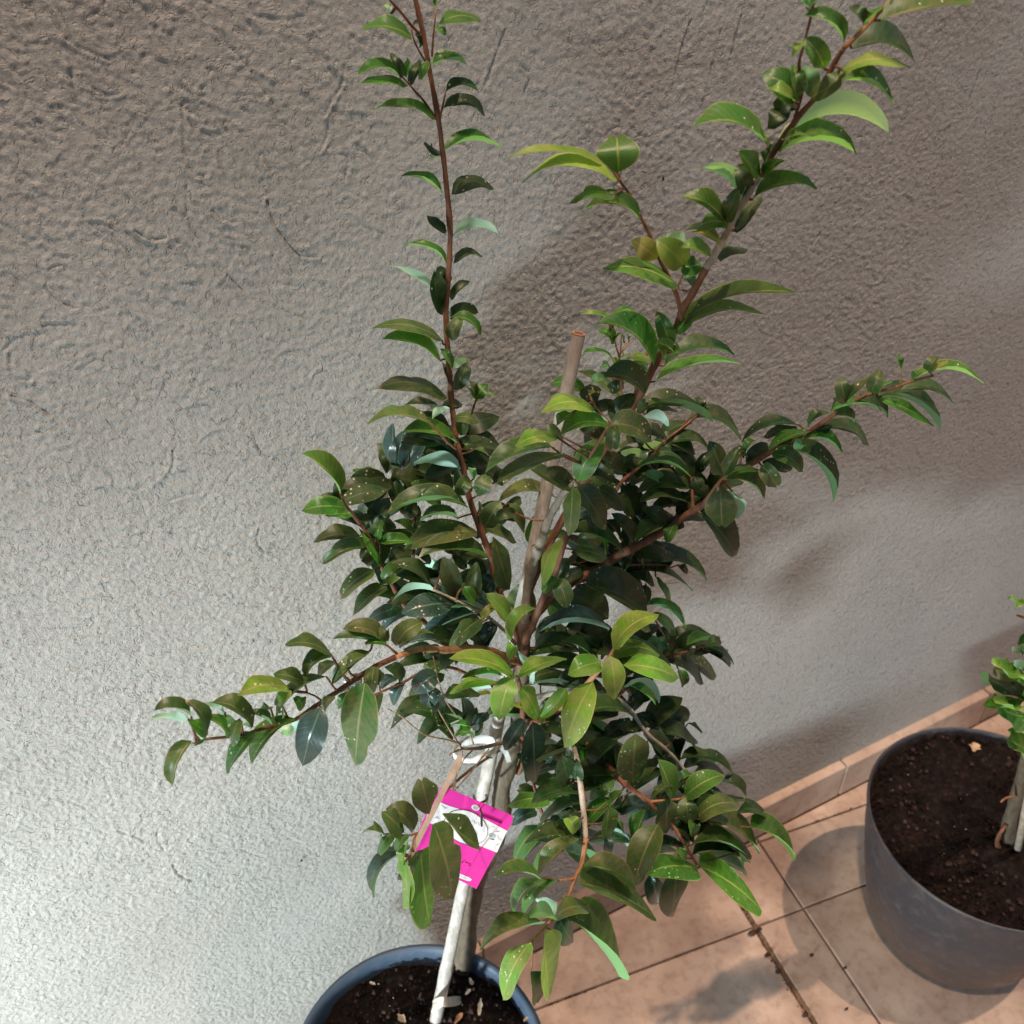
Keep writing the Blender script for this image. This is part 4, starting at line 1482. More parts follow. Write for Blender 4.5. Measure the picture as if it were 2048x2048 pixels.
# left cluster
branch('branch', 'bark', [(1046, 1340, .15), (980, 1310, .14), (925, 1295, .13), (889, 1284, .13), (850, 1245, .13), (809, 1211, .13), (785, 1170, .135), (770, 1147, .14), (762, 1131, .14), (755, 1100, .14), (718, 1046, .145), (695, 1015, .15), (680, 985, .15)], 0.0030, 0.0011)
branch('branch', 'bark', [(809, 1211, .13), (819, 1190, .12), (824, 1140, .11), (827, 1110, .105), (829, 1070, .10), (829, 1020, .095), (815, 970, .085), (790, 950, .075), (780, 930, .07)], 0.0016, 0.0010)
branch('branch', 'pale', [(1040, 1300, .15), (1005, 1258, .17), (968, 1228, .18), (943, 1217, .185), (912, 1201, .19), (881, 1186, .19), (868, 1180, .19)], 0.0016, 0.0010)
branch('branch', 'twig', [(915, 900, .125), (895, 884, .14), (880, 868, .15), (862, 848, .155), (858, 840, .155)], 0.0011, 0.0008)
branch('branch', 'bark', [(935, 870, .1), (940, 840, .11), (947, 815, .12), (952, 800, .12)], 0.0012, 0.0008)
# top left side twigs
branch('branch', 'bark', [(872, 238, .12), (850, 205, .125), (829, 181, .13), (815, 165, .13), (803, 152, .13)], 0.0010, 0.0006)
branch('branch', 'bark', [(838, 66, .12), (822, 50, .125), (805, 28, .13), (780, 0, .135), (765, -20, .135)], 0.0012, 0.0009)
branch('branch', 'bark', [(857, 132, .12), (840, 105, .125), (828, 80, .13), (822, 55, .13)], 0.0009, 0.0006)
branch('branch', 'twig', [(864, 112, .12), (866, 80, .125), (870, 40, .13), (873, 15, .13)], 0.0009, 0.0006)
branch('branch', 'bark', [(880, 235, .12), (886, 210, .125), (891, 186, .13)], 0.0010, 0.0007)
# lower right shoots
branch('branch', 'pale', [(1046, 1400, .15), (1120, 1385, .18), (1190, 1385, .20), (1233, 1397, .215), (1261, 1421, .22), (1292, 1465, .23), (1329, 1496, .235), (1354, 1521, .24), (1372, 1544, .245)], 0.0026, 0.0012)
branch('branch', 'bark', [(1040, 1440, .15), (1100, 1450, .18), (1160, 1480, .215), (1202, 1515, .24), (1226, 1543, .25), (1251, 1570, .26), (1292, 1598, .27), (1316, 1623, .28), (1348, 1654, .29), (1363, 1679, .30), (1394, 1729, .31)], 0.0034, 0.0011)
branch('branch', 'twig', [(1298, 1604, .272), (1325, 1601, .275), (1357, 1598, .28), (1372, 1592, .28)], 0.0013, 0.0008)
branch('branch', 'twig', [(1330, 1635, .285), (1370, 1635, .29), (1400, 1638, .295)], 0.0010, 0.0008)
branch('branch', 'pale', [(1042, 1460, .15), (1090, 1450, .18), (1125, 1460, .21), (1136, 1477, .23), (1152, 1511, .25), (1160, 1561, .27), (1167, 1620, .285), (1172, 1676, .30)], 0.0030, 0.0020)
branch('branch', 'twig', [(1172, 1676, .30), (1164, 1723, .31), (1149, 1757, .315), (1138, 1790, .32), (1115, 1828, .325), (1090, 1853, .33), (1065, 1881, .335)], 0.0020, 0.0010)
branch('branch', 'twig', [(1150, 1757, .315), (1134, 1759, .317), (1118, 1761, .32)], 0.0013, 0.0009)
branch('branch', 'bark', [(1046, 1480, .15), (1060, 1540, .18), (1079, 1611, .21), (1090, 1642, .215), (1105, 1679, .22), (1118, 1700, .225)], 0.0018, 0.0007)
branch('branch', 'bark', [(1036, 1545, .14), (1048, 1510, .145), (1045, 1480, .15), (1038, 1455, .155)], 0.0030, 0.0024)
# lower left shoot
branch('branch', 'twig', [(1000, 1500, .14), (940, 1540, .20), (885, 1590, .24), (862, 1635, .268), (845, 1660, .275), (828, 1668, .30), (812, 1672, .32)], 0.0013, 0.0009)
branch('branch', 'twig', [(850, 1655, .275), (832, 1672, .285), (825, 1690, .31), (830, 1712, .31)], 0.0012, 0.0009)
# dry brown twigs
branch('dry_twig', 'dry', [(1030, 1490, .16), (1001, 1487, .20), (963, 1496, .22), (925, 1498, .235)], 0.0018, 0.0014, 0.2)
for tw in ([(925, 1498), (901, 1462), (878, 1422), (862, 1396), (842, 1366)], [(947, 1489), (938, 1465), (916, 1436), (891, 1400), (875, 1355), (866, 1313)],
           [(921, 1489), (894, 1480), (854, 1471), (833, 1458), (800, 1431), (774, 1417)], [(925, 1501), (920, 1530), (910, 1556), (903, 1590), (878, 1616)],
           [(978, 1498), (956, 1525), (916, 1574), (890, 1600), (872, 1632), (860, 1648)], [(945, 1501), (927, 1520), (912, 1556), (911, 1575), (918, 1580)], [(925, 1498), (905, 1505), (898, 1512)], [(921, 1489), (897, 1476)]):
    branch('dry_twig', 'dry', [(u, v, .235 + 0.02 * i / len(tw)) for i, (u, v) in enumerate(tw)], 0.0008, 0.0004, 0.2, 0.5, 6)


def leaf_geo(bu, bv, tu, tv, wpx, arc, w0, w1, rd, under=False, notch=False, fold=None, curly=False):
    ns = 9 if not curly else 14
    dx, dy = tu - bu, tv - bv
    ln = math.hypot(dx, dy)
    px, py = (dy, -dx)
    if py > 0: px, py = -px, -py
    arc *= 0.62
    mu, mv = (bu + tu) / 2 + px * arc, (bv + tv) / 2 + py * arc
    cu, cv = 2 * mu - (bu + tu) / 2, 2 * mv - (bv + tv) / 2      # bezier control so the curve passes the bowed middle
    pts = []
    for i in range(ns + 1):
        s = i / ns
        a, b, c = (1 - s) ** 2, 2 * s * (1 - s), s * s
        w = w0 + (w1 - w0) * s + 0.006 * math.sin(math.pi * s) * (1 if not under else -1)
        pts.append(P(a * bu + b * cu + c * tu, a * bv + b * cv + c * tv, w))
    L3 = sum((pts[i + 1] - pts[i]).length for i in range(ns))
    mid = pts[ns // 2]
    T = (pts[ns // 2 + 1] - pts[ns // 2 - 1]).normalized()
    V = (CAM - mid).normalized()
    fwd = ray(1024, 1024).normalized()
    depth = (mid - CAM).dot(fwd)
    wapp = wpx * depth / FPX
    Wd = max(wapp, 0.40 * L3)
    cphi = max(0.42, min(1, wapp / Wd))
    Wd = wapp / cphi * 1.10
    best = None
    for sg in (-1, 1):
        phi = sg * math.acos(cphi)
        L0 = V.cross(T).normalized()
        Vp = T.cross(L0).normalized()
        if Vp.dot(V) < 0: Vp = -Vp
        Lv = L0 * math.cos(phi) + Vp * math.sin(phi)
        Nn = Vp * math.cos(phi) - L0 * math.sin(phi)
        if under: Nn = -Nn
        if best is None or Nn.z > best[0]: best = (Nn.z, phi)
    phi = best[1] + rd.uniform(-0.12, 0.12)
    fo = fold if fold is not None else rd.choice((0.08, 0.3, 0.45, 0.6, 0.75)) + rd.uniform(-0.08, 0.1)
    sk_ = rd.uniform(0.88, 1.12)
    tw_ = rd.uniform(-0.35, 0.35)
    bite = (rd.randint(3, ns - 2), rd.choice((0, 4)), rd.uniform(0.6, 0.8)) if rd.random() < 0.16 and ns == 9 else None
    phi0 = phi
    verts, uvs = [], []
    for i in range(ns + 1):
        s = i / ns
        phi = phi0 + tw_ * (s - 0.35)
        T = (pts[min(i + 1, ns)] - pts[max(i - 1, 0)]).normalized()
        L0 = V.cross(T).normalized()
        Vp = T.cross(L0).normalized()
        if Vp.dot(V) < 0: Vp = -Vp
        Lv = L0 * math.cos(phi) + Vp * math.sin(phi)
        Nn = Vp * math.cos(phi) - L0 * math.sin(phi)
        if under: Nn = -Nn
        if notch:
            h = math.sin(math.pi * min(1, (s * 0.93 + 0.02)) ** 1.25) ** 0.7
        else:
            h = (s ** (0.64 * sk_)) * (max(0.0, 1 - s) ** 0.82) / 0.37
        if i == 0: h = 0.03
        if i == ns: h = 0.015 if not notch else 0.30
        h *= Wd / 2
        for k, uu in enumerate((-1, -0.55, 0, 0.55, 1)):
            if bite and bite[1] == k and abs(bite[0] - i) < 2: uu *= bite[2] if bite[0] == i else 0.9
            rip = 0.0006 * math.sin(s * 11 + uu * 2 + wpx) * abs(uu)
            if curly: rip += 0.0035 * math.sin(s * 17 + uu * 1.5) * abs(uu)
            au = abs(uu)
            lift = (math.sin(fo) * au - 0.12 * au * au) * h
            q = pts[i] + Lv * (uu * h * math.cos(fo)) + Nn * (lift + rip)
            if notch and i == ns: q = q + T * (h * 0.55 * (au > 0.8) + h * 0.75 * (0.3 < au < 0.8))
            verts.append(q)
            uvs.append((0.5 + uu / 2, s))
    faces = []
    for i in range(ns):
        for k in range(4):
            a = i * 5 + k
            faces.append((a, a + 1, a + 6, a + 5))
    m = (ns // 2) * 5 + 1
    fn = (verts[m + 1] - verts[m]).cross(verts[m + 5] - verts[m])
    if fn.dot(Nn) < 0: faces = [tuple(reversed(f)) for f in faces]
    return verts, faces, uvs


BRPTS = []
for pts in BR:
    for a, b in zip(pts[:-1], pts[1:]):
        for k in range(4):
            t = k / 4
            BRPTS.append((a[0] + (b[0] - a[0]) * t, a[1] + (b[1] - a[1]) * t, a[2] + (b[2] - a[2]) * t))
    BRPTS.append(pts[-1])
BRA = np.array(BRPTS)

OFF = {'d': -0.014, 's': -0.008, 'g': 0.008, 'o': 0.014, 'y': 0.018, 'b': 0.012, 't': 0.012, 'u': 0.0}
recs = []
ox = oy = 0
sc = 1
for line in LEAVES.strip().splitlines():
    line = line.split('#')[0].strip()
    if not line: continue
    f = line.split()
    if f[0] == '@':
        ox, oy, sc = float(f[1]), float(f[2]), float(f[3])
        continue
    bx, by, tx, ty, wd, arc = (float(q) for q in f[:6])
    kd = f[6]
    fixed = float(f[7]) if len(f) > 7 else None
    recs.append((ox + bx / sc, oy + by / sc, ox + tx / sc, oy + ty / sc, wd / sc, arc, kd, fixed))

rf = random.Random(99)
nf = 0
while nf < 290:
    k = rf.randrange(len(BRPTS))
    u, v, w = BRPTS[k]
    if not (650 < u < 1420 and 860 < v < 1720) or (u < 880 and v > 1230) or (u < 1040 and v > 1480): continue
    a = rf.uniform(-0.5, math.pi + 0.5)
    l = rf.uniform(70, 118)
    bu, bv = u + rf.uniform(-14, 14), v + rf.uniform(-14, 14)
    tu, tv = bu + l * math.cos(a), bv - l * math.sin(a) * 0.8 + 15
    # keep the stake in sight
    if min(abs((q - (1157 - (vv - 668) * 0.2085))) for q, vv in ((bu, bv), (tu, tv), ((bu + tu) / 2, (bv + tv) / 2))) < 42: continue
    recs.append((bu, bv, tu, tv, rf.uniform(22, 40), rf.uniform(0.05, 0.22), rf.choice('dddds'), max(0.03, w - rf.uniform(0.015, 0.045))))
    nf += 1

order = sorted(range(len(recs)), key=lambda i: -math.hypot(recs[i][2] - recs[i][0], recs[i][3] - recs[i][1]) * recs[i][4])
parts = set(order[:300])
rest_v, rest_f, rest_u, rest_m, rest_mats = [], [], [], [], list(LM)
twigs = []
for i, (bu, bv, tu, tv, wpx, arc, kd, fixed) in enumerate(recs):
    rd = random.Random(1000 + i)
    dd = np.hypot(BRA[:, 0] - bu, BRA[:, 1] - bv)
    j = int(dd.argmin())
    bw = BRA[j, 2]
    k0 = kd[0]
    far = min(1.0, dd[j] / 25.0)
    if fixed is not None:
        w0 = fixed
    else:
        w0 = bw + OFF[k0] * (0.35 + 0.65 * far) + rd.uniform(-0.004, 0.004) * far
    # leaves crossing the stake there grow behind it
    su = lambda vv: 1157 - (vv - 668) * 0.2085
    for q in (0.0, 0.25, 0.5, 0.75, 1.0):
        vv = bv + (tv - bv) * q
        uu_ = bu + (tu - bu) * q
        if (965 < vv < 1195 or 690 < vv < 800) and abs(uu_ - su(vv)) < 24 and k0 != 'u':
            w0 = min(w0, 0.105)
    w0 = max(0.022, w0)
    L3 = math.hypot(tu - bu, tv - bv) * (0.706 - w0) / 1600
    w1 = w0 + rd.uniform(-0.28, 0.30) * L3 + (0.1 * L3 if k0 in 'oyt' else -0.05 * L3)
    w1 = max(0.018, w1)
    under = 'u' in kd
    g = leaf_geo(bu, bv, tu, tv, wpx, arc, w0, w1, rd, under, 'n' in kd, 0.12 if 'f' in kd else None)
    if i in parts:
        mesh_obj('leaf', g[0], g[1], LM[k0], tree, uvs=g[2])
    else:
        b = len(rest_v)
        rest_v += g[0]
        rest_u += g[2]
        rest_f += [tuple(b + q for q in fc) for fc in g[1]]
        rest_m += [rest_mats.index(k0)] * len(g[1])
    if 12 < dd[j] < 110:
        a = Vector((bu, bv, w0))
        c = Vector((BRA[j, 0], BRA[j, 1], bw))
        mdl = (a + c) / 2 + Vector((rd.uniform(-4, 4), rd.uniform(-2, 6), -0.004))
        twigs.append([P(*c), P(*mdl), P(*a)])
if rest_v:
    o = mesh_obj('small_leaves', rest_v, rest_f, None, tree, uvs=rest_u, mats=[LM[k] for k in rest_mats], fmat=rest_m)
    tag(o, kind='stuff')
tv_, tf_, tu_ = [], [], []
for t in twigs:
    q = catmull(t, 3)
    v, f, u = tube_geo(q, [0.0009 - 0.0003 * i / len(q) for i in range(len(q))], 5, len(tv_), 0.1, False)
    tv_ += v
    tf_ += f
    tu_ += u
o = mesh_obj('fine_twigs', tv_, tf_, M['bark'], tree, uvs=tu_)
tag(o, kind='stuff')

# ------------------------------------------------------------------ cane stake
S0 = PZ(866, 2066, SOILZ - 0.02)
S1 = P(1157, 668, 0.12)
cane = empty('plant_stake', S0)
tag(cane, 'long weathered bamboo stake with a hollow top supporting the tree', 'plant stake')
n = 40
cp, cr = [], []
mk = [0.13, 0.34, 0.515, 0.70, 0.87]
for i in range(n + 1):
    s = i / n
    cp.append(S0.lerp(S1, s))
    r = 0.0069 - 0.0017 * s
    for q in mk:
        if abs(s - q) < 0.013: r *= 1.10
    cr.append(r)
v, f, u = tube_geo(cp, cr, 14, 0, 0.0, False)
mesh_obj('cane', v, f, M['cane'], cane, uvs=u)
D = (S1 - S0).normalized()
v, f, u = tube_geo([S1 + D * 0.0004, S1 - D * 0.012], [0.0037, 0.0036], 12, 0, 0, True)
mesh_obj('hollow_core', v, [tuple(reversed(q)) for q in f], M['cane_in'], cane)
ringv, ringf = [], []
X = D.cross(Vector((1, 0, 0))).normalized()
Y = D.cross(X)
for r_ in (0.0036, 0.0052):
    for k in range(14):
        a = 2 * math.pi * k / 14
        ringv.append(S1 + D * 0.0006 + X * r_ * math.cos(a) + Y * r_ * math.sin(a))
ringf = [(k, (k + 1) % 14, 14 + (k + 1) % 14, 14 + k) for k in range(14)]
mesh_obj('cut_end', ringv, ringf, M['twig'], cane)


def ribbon(name, pts, width, mat, parent=None, thick=0.0006, label=None, cat=None, sub=4):
    """flat strip of real thickness; pts (u, v, w); its broad side turned to the room"""
    q = catmull([P(*p) for p in pts], sub)
    vs, fs = [], []
    for i, p in enumerate(q):
        T = (q[min(i + 1, len(q) - 1)] - q[max(i - 1, 0)]).normalized()
        V = (CAM - p).normalized()
        Lv = V.cross(T).normalized()
        Vn = T.cross(Lv).normalized()
        for a, b in ((-1, -1), (1, -1), (1, 1), (-1, 1)):
            vs.append(p + Lv * (a * width / 2) + Vn * (b * thick / 2))
    for i in range(len(q) - 1):
        for k in range(4):
            fs.append((i * 4 + k, i * 4 + (k + 1) % 4, i * 4 + 4 + (k + 1) % 4, i * 4 + 4 + k))
    fs.append((3, 2, 1, 0))
    m = 4 * (len(q) - 1)
    fs.append((m, m + 1, m + 2, m + 3))
    o = mesh_obj(name, vs, fs, mat, parent, smooth=False)
    if label: tag(o, label, cat)
    return o


ribbon('flat_stick', [(921, 1512, .262), (880, 1595, .285), (840, 1672, .30), (806, 1742, .325), (801, 1760, .33)], 0.0040, M['stick'], None, 0.0022,
       'flat pale brown stick slanting in front of the pink tag', 'stick', 2)

# white plastic clip round cane and trunk
cc = P(950, 1499, 0.155)
clip = empty('plant_clip', cc)
tag(clip, 'white plastic strap holding the bamboo stake to the trunk', 'plant clip')
vs, fs = [], []
ns = 40
rt = Vector((1, 0, 0))
for i in range(ns):
    a = 2 * math.pi * i / ns
    rx, ry = 0.0205, 0.0115
    cpnt = cc + Vector((rx * math.cos(a) , ry * math.sin(a), -0.004 * math.cos(a)))
    nrm = Vector((math.cos(a) / rx, math.sin(a) / ry, 0)).normalized()
    hh = 0.0058 if math.cos(a) > -0.2 else 0.0035
    for (b, t) in ((-1, 0), (1, 0), (1, 1), (-1, 1)):
        vs.append(cpnt + Vector((0, 0, b * hh)) + nrm * (0.0007 * t))
for i in range(ns):
    j = (i + 1) % ns
    for k in range(4):
        k2 = (k + 1) % 4
        fs.append((i * 4 + k, i * 4 + k2, j * 4 + k2, j * 4 + k))
mesh_obj('strap', vs, fs, M['clip'], clip)
ribbon('buckle', [(1000, 1492, .158), (1012, 1506, .16), (1018, 1524, .162)], 0.0045, M['clip'], clip, 0.0012)
ribbon('buckle', [(972, 1513, .172), (985, 1516, .172)], 0.0012, M['ink'], clip, 0.0006)

tie = empty('plant_tie', P(900, 2000, .17))
tag(tie, 'pale tape tied round stake and trunk just above the soil', 'tie')
ribbon('tape', [(868, 2008, .166), (880, 2001, .186), (895, 2001, .188), (912, 1999, .17), (927, 1998, .14), (931, 1992, .12)], 0.0066, M['tape'], tie)
ribbon('tape', [(867, 2004, .168), (882, 2009, .187), (900, 2010, .187), (918, 2006, .165), (930, 1996, .13)], 0.0034, M['tape'], tie)
ribbon('tape', [(882, 2010, .187), (872, 2016, .18), (866, 2026, .178)], 0.0045, M['tape'], tie)

# ------------------------------------------------------------------ pink plant tag
TW = 0.262
TC = P(930, 1668, TW)
tg = empty('plant_label', TC)
tag(tg, 'bright pink and white plant tag hanging from the stake by black wire', 'plant tag')
Tn = Vector((-0.05, -0.94, 0.34)).normalized()


def TP(u, v, lift=0.0):
    r = ray(u, v)
    t = (TC - CAM).dot(Tn) / r.dot(Tn)
    return CAM + r * t + Tn * lift


def slab(name, uvp, mat, l0, l1, parent=None, hole=None):
    n = len(uvp)
    vs = [TP(u, v, l0) for u, v in uvp] + [TP(u, v, l1) for u, v in uvp]
    fs = [tuple(range(n, 2 * n)), tuple(reversed(range(n)))] + [(i, (i + 1) % n, n + (i + 1) % n, n + i) for i in range(n)]
    # face winding towards the room
    e = (vs[n + 1] - vs[n]).cross(vs[n + 2] - vs[n + 1])
    if e.dot(Tn) < 0: fs = [tuple(reversed(q)) for q in fs]
    return mesh_obj(name, vs, fs, mat, parent or tg, smooth=False)


slab('card', [(884, 1571), (1019, 1628), (1025, 1634), (1024, 1642), (1010, 1668), (952, 1777), (826, 1712), (822, 1700), (846, 1640)], M['pink'], 0, 0.0007)
slab('white_band', [(871, 1600), (898, 1611), (935, 1622), (975, 1640), (1014, 1661), (1010, 1668), (993, 1704), (955, 1689), (925, 1683), (900, 1670), (876, 1652), (849, 1641), (856, 1624)], M['card'], 0.0007, 0.0009)


def ell(cx, cy, a, b, rot, n=40):
    cr_, sr_ = math.cos(rot), math.sin(rot)
    return [(cx + a * math.cos(t) * cr_ - b * math.sin(t) * sr_, cy + a * math.cos(t) * sr_ + b * math.sin(t) * cr_) for t in (2 * math.pi * k / n for k in range(n))]


ER = math.radians(24)
slab('round_emblem', ell(931, 1653, 46, 33, ER), M['ink'], 0.0009, 0.0011)
slab('round_emblem', ell(931, 1653, 44.6, 31.6, ER), M['card'], 0.0011, 0.0013)
slab('punch_hole', ell(950, 1614, 8, 5.5, 0.3, 20), M['card'], 0.0009, 0.0011)
slab('punch_hole', ell(950, 1614, 5.6, 4, 0.3, 16), M['greyprint'], 0.0011, 0.0013)
slab('slot', [(964, 1626), (1003, 1641.5), (1001.5, 1645.5), (963, 1630.5)], M['plum'], 0.0008, 0.0012)
slab('printed_leaf', ell(983.5, 1669.5, 8, 4.6, 0.25, 18), M['greyprint'], 0.0009, 0.0010)
slab('printed_leaf', [(988, 1662), (993, 1659.5), (1000, 1662), (996, 1663)], M['greyprint'], 0.0009, 0.0010)
slab('printed_leaf', [(977, 1676), (985, 1675.5), (989, 1678.8), (982, 1678)], M['ink'], 0.0009, 0.0010)
slab('printed_leaf', [(988, 1690), (993, 1686), (999, 1686.5), (994, 1689)], M['greyprint'], 0.0009, 0.0010)
slab('printed_leaf', [(880, 1607), (888, 1612), (896, 1615), (888, 1616)], M['greyprint'], 0.0009, 0.0010)
slab('printed_leaf', [(868, 1634), (874, 1630), (878, 1637)], M['greyprint'], 0.0009, 0.0010)
# white printed strip with a pale number
slab('number_strip', [(914, 1746), (919, 1746), (939, 1754.5), (943, 1758), (939, 1761), (934, 1760.5), (914, 1753)], M['card'], 0.0007, 0.0009)


def stroke_on_tag(name, pts, wpx, mat, lift=0.0011):
    """thin printed line following pts"""
    q = catmull([Vector((a, b, 0)) for a, b in pts], 4)
    lft, rgt = [], []
    for i, p in enumerate(q):
        T = (q[min(i + 1, len(q) - 1)] - q[max(i - 1, 0)]).normalized()
        nn = Vector((-T.y, T.x, 0)) * wpx / 2
        lft.append(p + nn)
        rgt.append(p - nn)
    vs = [TP(a.x, a.y, lift) for a in lft] + [TP(a.x, a.y, lift) for a in rgt]
    m = len(q)
    fs = [(i, i + 1, m + i + 1, m + i) for i in range(m - 1)]
    e = (vs[1] - vs[0]).cross(vs[m + 1] - vs[1])
    if e.dot(Tn) < 0: fs = [tuple(reversed(f)) for f in fs]
    return vs, fs


def strokes(name, lst, wpx, mat, lift):
    vs, fs = [], []
    for pts in lst:
        a, b = stroke_on_tag(name, pts, wpx, mat, lift)
        o = len(vs)
        vs += a
        fs += [tuple(o + k for k in q) for q in b]
    return mesh_obj(name, vs, fs, mat, tg, smooth=False)


# the handwritten squiggle, the letters "auti" left showing in the emblem, the curl beside it and the number
strokes('handwriting', [[(921.5, 1724.5), (925, 1722.5), (928, 1718.5)], [(930, 1722), (931.5, 1721), (930.5, 1723.5), (933, 1724.5), (937.5, 1725.5), (940, 1727.5), (938.5, 1729.5), (935.5, 1730)]], 1.25, M['plum'], 0.0009)
strokes('emblem_letters', [[(944, 1637), (944.3, 1642)], [(947, 1638.5), (947.2, 1643.2), (950, 1645)], [(952.5, 1641), (951.5, 1646.5)], [(955.5, 1642.5), (955.5, 1648)], [(958.5, 1644), (957, 1650.5)], [(960.5, 1650.5), (962.5, 1652)]], 1.0, M['greyprint'], 0.0015)
strokes('printed_curl', [[(976, 1649), (974.5, 1653), (977.5, 1655.5), (979, 1652.5)], [(981, 1652), (985, 1651), (988, 1654)], [(994.5, 1668), (995.5, 1674), (1002, 1679)], [(987, 1693), (990, 1696)]], 0.9, M['greyprint'], 0.0011)
dig = {'8': [(0, .25), (.5, 0), (1, .25), (0, .75), (.5, 1), (1, .75), (0, .25)], '0': [(.5, 0), (1, .5), (.5, 1), (0, .5), (.5, 0)], '4': [(.7, 1), (.7, 0), (0, .7), (1, .7)], '6': [(.9, 0), (.1, .6), (.5, 1), (.9, .7), (.2, .6)], '7': [(0, 0), (1, 0), (.4, 1)]}
dl = []
for k, ch in enumerate('804867'):
    for_ = [(917 + 3.9 * k + 2.4 * a - 0.2 * b, 1747.5 + 1.75 * k + 0.9 * a + 3.6 * b) for a, b in dig[ch]]
    dl.append(for_)
strokes('number', dl, 0.45, M['greyprint'], 0.0011)

# black wire that holds the tag
def wire(pts, r=0.0008):
    tube('wire', [P(*p) for p in pts], [r] * len(pts), M['black'], tg, 6, 0, 4)


wire([(948, 1592, .165), (950, 1600, .175), (957, 1606, .185), (966, 1604, .182), (973, 1598, .17), (972, 1590, .155)], 0.0013)
wire([(960, 1605, .186), (959, 1611, .22), (961, 1620, .2645), (963, 1628, .2665), (963, 1640, .2665), (963.5, 1652, .2665)], 0.0009)
wire([(948, 1592, .165), (955, 1604, .2), (958, 1612, .264)], 0.0005)

# ------------------------------------------------------------------ plant at the right
tb = PZ(2014, 1682, 0.228)
tree2 = empty('potted_plant', tb)
tag(tree2, 'young plant with curly edged variegated leaves at the right edge of the picture', 'plant')


def b2(name, mat, pts, r0, r1, nodes=0.3):
    branch(name, mat, pts, r0, r1, 0.06, nodes, 8, tree2)


# depth of this plant: its stem stands on the soil of the right pot
w2 = -tb.y
b2('stem', 'trunk', [(2013, 1686, w2), (2018, 1650, w2), (2031, 1600, w2 - .002), (2050, 1530, w2), (2068, 1440, w2), (2076, 1340, w2 + .01), (2080, 1200, w2 + .02), (2082, 1080, w2 + .02)], 0.0060, 0.0026, 0.08)
b2('branch', 'bark', [(2000, 1700, w2 + .004), (1994, 1685, w2 + .004), (2003, 1662, w2 + .004), (2016, 1645, w2)], 0.0018, 0.0014)
b2('branch', 'twig', [(2040, 1590, w2), (2012, 1596, w2 + .006), (2002, 1604, w2 + .008)], 0.0010, 0.0006)
b2('branch', 'bark', [(2076, 1250, w2 + .015), (2050, 1236, w2 + .02), (2034, 1231, w2 + .02)], 0.0014, 0.0008)
stake2 = empty('plant_stake', PZ(2034, 1702, 0.228))
tag(stake2, 'short green yellow cane stuck in the soil of the right pot', 'plant stake')
tube('cane', [PZ(2034, 1704, 0.222), P(2045, 1650, w2 + .03), P(2070, 1520, w2 + .03), P(2110, 1320, w2 + .02)], [0.0042, 0.0042, 0.004, 0.0036], M['pale'], stake2, 10, 0, 4, 0.1)

R2 = """
@ 1890 1150 3.22
520 640 312 600 150 -.12 d
530 670 285 672 150 -.22 d
560 700 500 790 120 .1 g
510 650 305 535 62 -.20 yc
520 860 312 790 60 -.22 yc
530 800 250 828 75 -.22 gc
560 900 345 830 110 -.25 g
540 190 408 138 26 -.15 yc
560 1150 400 1060 140 .05 g
560 480 468 432 60 .1 g
560 520 430 492 22 .1 u
575 600 450 590 80 .15 u
580 470 475 500 90 .2 uf
560 740 455 690 80 .15 y
570 760 500 650 70 .1 g
580 560 520 420 110 .1 g
640 420 560 300 120 .1 g
700 520 800 460 120 .2 g
680 640 790 720 130 .2 g
640 760 780 850 140 .2 d
620 880 740 1000 130 .2 g
650 340 720 230 110 .1 y
600 600 640 760 120 .1 d
700 820 640 960 120 .1 g
600 200 540 90 90 .1 y
640 180 740 120 100 .2 g
""".strip().splitlines()
ox = oy = 0
sc = 1
for i, line in enumerate(R2):
    f = line.split()
    if f[0] == '@':
        ox, oy, sc = float(f[1]), float(f[2]), float(f[3])
        continue
    bx, by, tx, ty, wd, arc = (float(q) for q in f[:6])
    kd = f[6]
    rd = random.Random(i)
    w0 = w2 + 0.012 + {'d': -0.02, 'g': 0.0, 'y': 0.012, 'u': 0.012}[kd[0]]
    g = leaf_geo(ox + bx / sc, oy + by / sc, ox + tx / sc, oy + ty / sc, wd / sc, arc, w0, w0 + rd.uniform(-.012, .02), rd, 'u' in kd, False, None, True)
    mesh_obj('leaf', g[0], g[1], LM[kd[0]], tree2, uvs=g[2])

# ------------------------------------------------------------------ litter
def flake(name, u, v, z, l, w, ang, mat, label, cat, group=None, curl=0.35):
    c = PZ(u, v, z)
    d = Vector((math.cos(ang), math.sin(ang), 0))
    e = Vector((-d.y, d.x, 0))
    vs, fs = [], []
    n = 7
    l *= 0.6
    w *= 0.85
    for i in range(n + 1):
        s = i / n
        h = w / 2 * math.sin(math.pi * min(0.96, max(0.06, s))) ** 0.5 * random.uniform(0.45, 1.15)
        for k in (-1, 0, 1):
            vs.append(c + d * (l * (s - .5)) + e * (h * k * random.uniform(0.8, 1.1)) + Vector((0, 0, 0.0012 + curl * (abs(k) * h + l * 0.3 * (s - .5) ** 2))))
    for i in range(n):
        for k in (0, 1):
            a = i * 3 + k
            fs.append((a, a + 1, a + 4, a + 3))
    o = mesh_obj(name, vs, fs, mat)
    o.data.polygons.foreach_set('use_smooth', [True] * len(o.data.polygons))
    tag(o, label, cat, group)


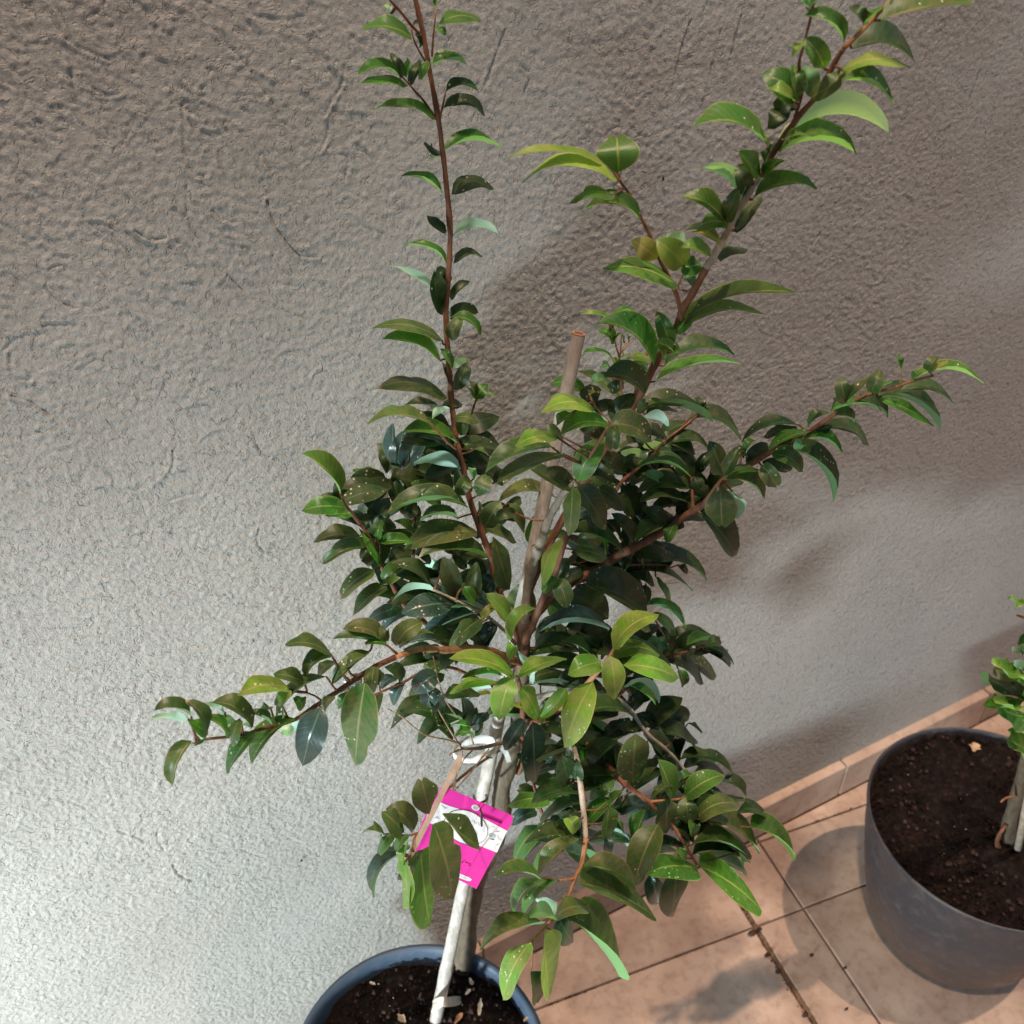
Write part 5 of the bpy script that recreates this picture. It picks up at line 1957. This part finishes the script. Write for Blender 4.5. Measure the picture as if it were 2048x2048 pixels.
flake('dry_leaf', 1949, 1496, 0.243, 0.030, 0.019, 0.5, M['deadleaf'], 'curled tan dead leaf lying at the back of the soil in the right pot', 'dead leaf')
flake('dry_leaf', 745, 1968, 0.272, 0.012, 0.0045, -0.9, M['chip'], 'small straw coloured flake on the soil left of the stake', 'dead leaf')
flake('dry_leaf', 942, 1964, 0.270, 0.015, 0.0075, 1.5, M['chip'], 'pale flake on the soil just right of the trunk', 'dead leaf')
flake('dry_leaf', 960, 2015, 0.270, 0.032, 0.0075, 1.0, M['chip'], 'long pale grey splinter on the soil right of the tied trunk', 'dead leaf')
flake('dry_leaf', 917, 2038, 0.270, 0.024, 0.010, 0.5, M['twig'], 'orange brown bark flake on the soil at the foot of the trunk', 'bark flake')
flake('dry_leaf', 936, 1985, 0.272, 0.014, 0.006, 0.4, M['tape'], 'tan curled scrap beside the tape tie', 'dead leaf')
flake('dry_leaf', 803, 2038, 0.270, 0.022, 0.010, 1.9, M['deadleaf'], 'reddish brown scrap on the soil at the lower edge left of the stake', 'dead leaf')
flake('dry_leaf', 1052, 2040, 0.270, 0.012, 0.005, 0.2, M['deadleaf'], 'tiny brown scrap on the soil near the right rim of the blue grey pot', 'dead leaf')

SEEDS = [(1505, 1867, .0065, 'larger round dark seed on the floor groove near the tile corner'), (1518, 1860, .0045, 'small dark seed touching the larger round seed on the floor'),
         (1623, 1911, .0035, 'dark fleck alone in the middle of the narrow tile strip'), (1690, 1936, .0028, 'dark crumb on the joint beside the right pot'),
         (1693, 2018, .0026, 'dark speck low on the floor between strip and right pot'), (1556, 1944, .0045, 'dark crumb stuck in the middle of the floor groove'),
         (1535, 1911, .005, 'dark crumb in the upper part of the floor groove'), (1610, 2030, .0045, 'dark crumb in the floor groove at the lower edge')]
for k, (u, v, s, lab) in enumerate(SEEDS):
    c = PZ(u, v, 0.001)
    bm = bmesh.new()
    bmesh.ops.create_icosphere(bm, subdivisions=2, radius=s)
    for vv in bm.verts:
        vv.co = Vector((vv.co.x * 1.1, vv.co.y * 0.7, vv.co.z * 0.5 + s * 0.4)) * random.uniform(0.85, 1.15) + c
    me = bpy.data.meshes.new('seed')
    bm.to_mesh(me)
    bm.free()
    me.materials.append(M['seed'])
    o = bpy.data.objects.new('seed', me)
    COL.objects.link(o)
    tag(o, lab, 'seed', 'dark seeds and crumbs on the tiled floor')

# dark debris packed along the groove and joints
rd = random.Random(5)
vs, fs = [], []
G1 = [(1430, 1727), (1506, 1850), (1539, 1914), (1622, 2046)]
for (pa, pb, cnt) in ((G1[0], G1[1], 120), (G1[1], G1[2], 80), (G1[2], G1[3], 220), ((1097, 2011), (1190, 1975), 60), ((1398, 1731), (1440, 1712), 50), ((1565, 1668), (1718, 1610), 60)):
    A, B_ = PZ(pa[0], pa[1], 0), PZ(pb[0], pb[1], 0)
    for k in range(cnt):
        t = rd.random()
        p = A.lerp(B_, t) + Vector((rd.gauss(0, .0016), rd.gauss(0, .0016), rd.uniform(-.002, .0006)))
        s = rd.uniform(.0004, .0014)
        b = len(vs)
        for d in ((1, 0, 0), (-1, 0, 0), (0, 1, 0), (0, -1, 0), (0, 0, .6), (0, 0, -.6)):
            vs.append(p + Vector(d) * s * rd.uniform(.6, 1.4))
        for t_ in ((0, 2, 4), (2, 1, 4), (1, 3, 4), (3, 0, 4), (2, 0, 5), (1, 2, 5), (3, 1, 5), (0, 3, 5)):
            fs.append(tuple(b + q for q in t_))
o = mesh_obj('joint_dirt', vs, fs, M['seed'], None, smooth=False)
tag(o, 'dark dirt packed along the tile joints', 'dirt', kind='stuff')
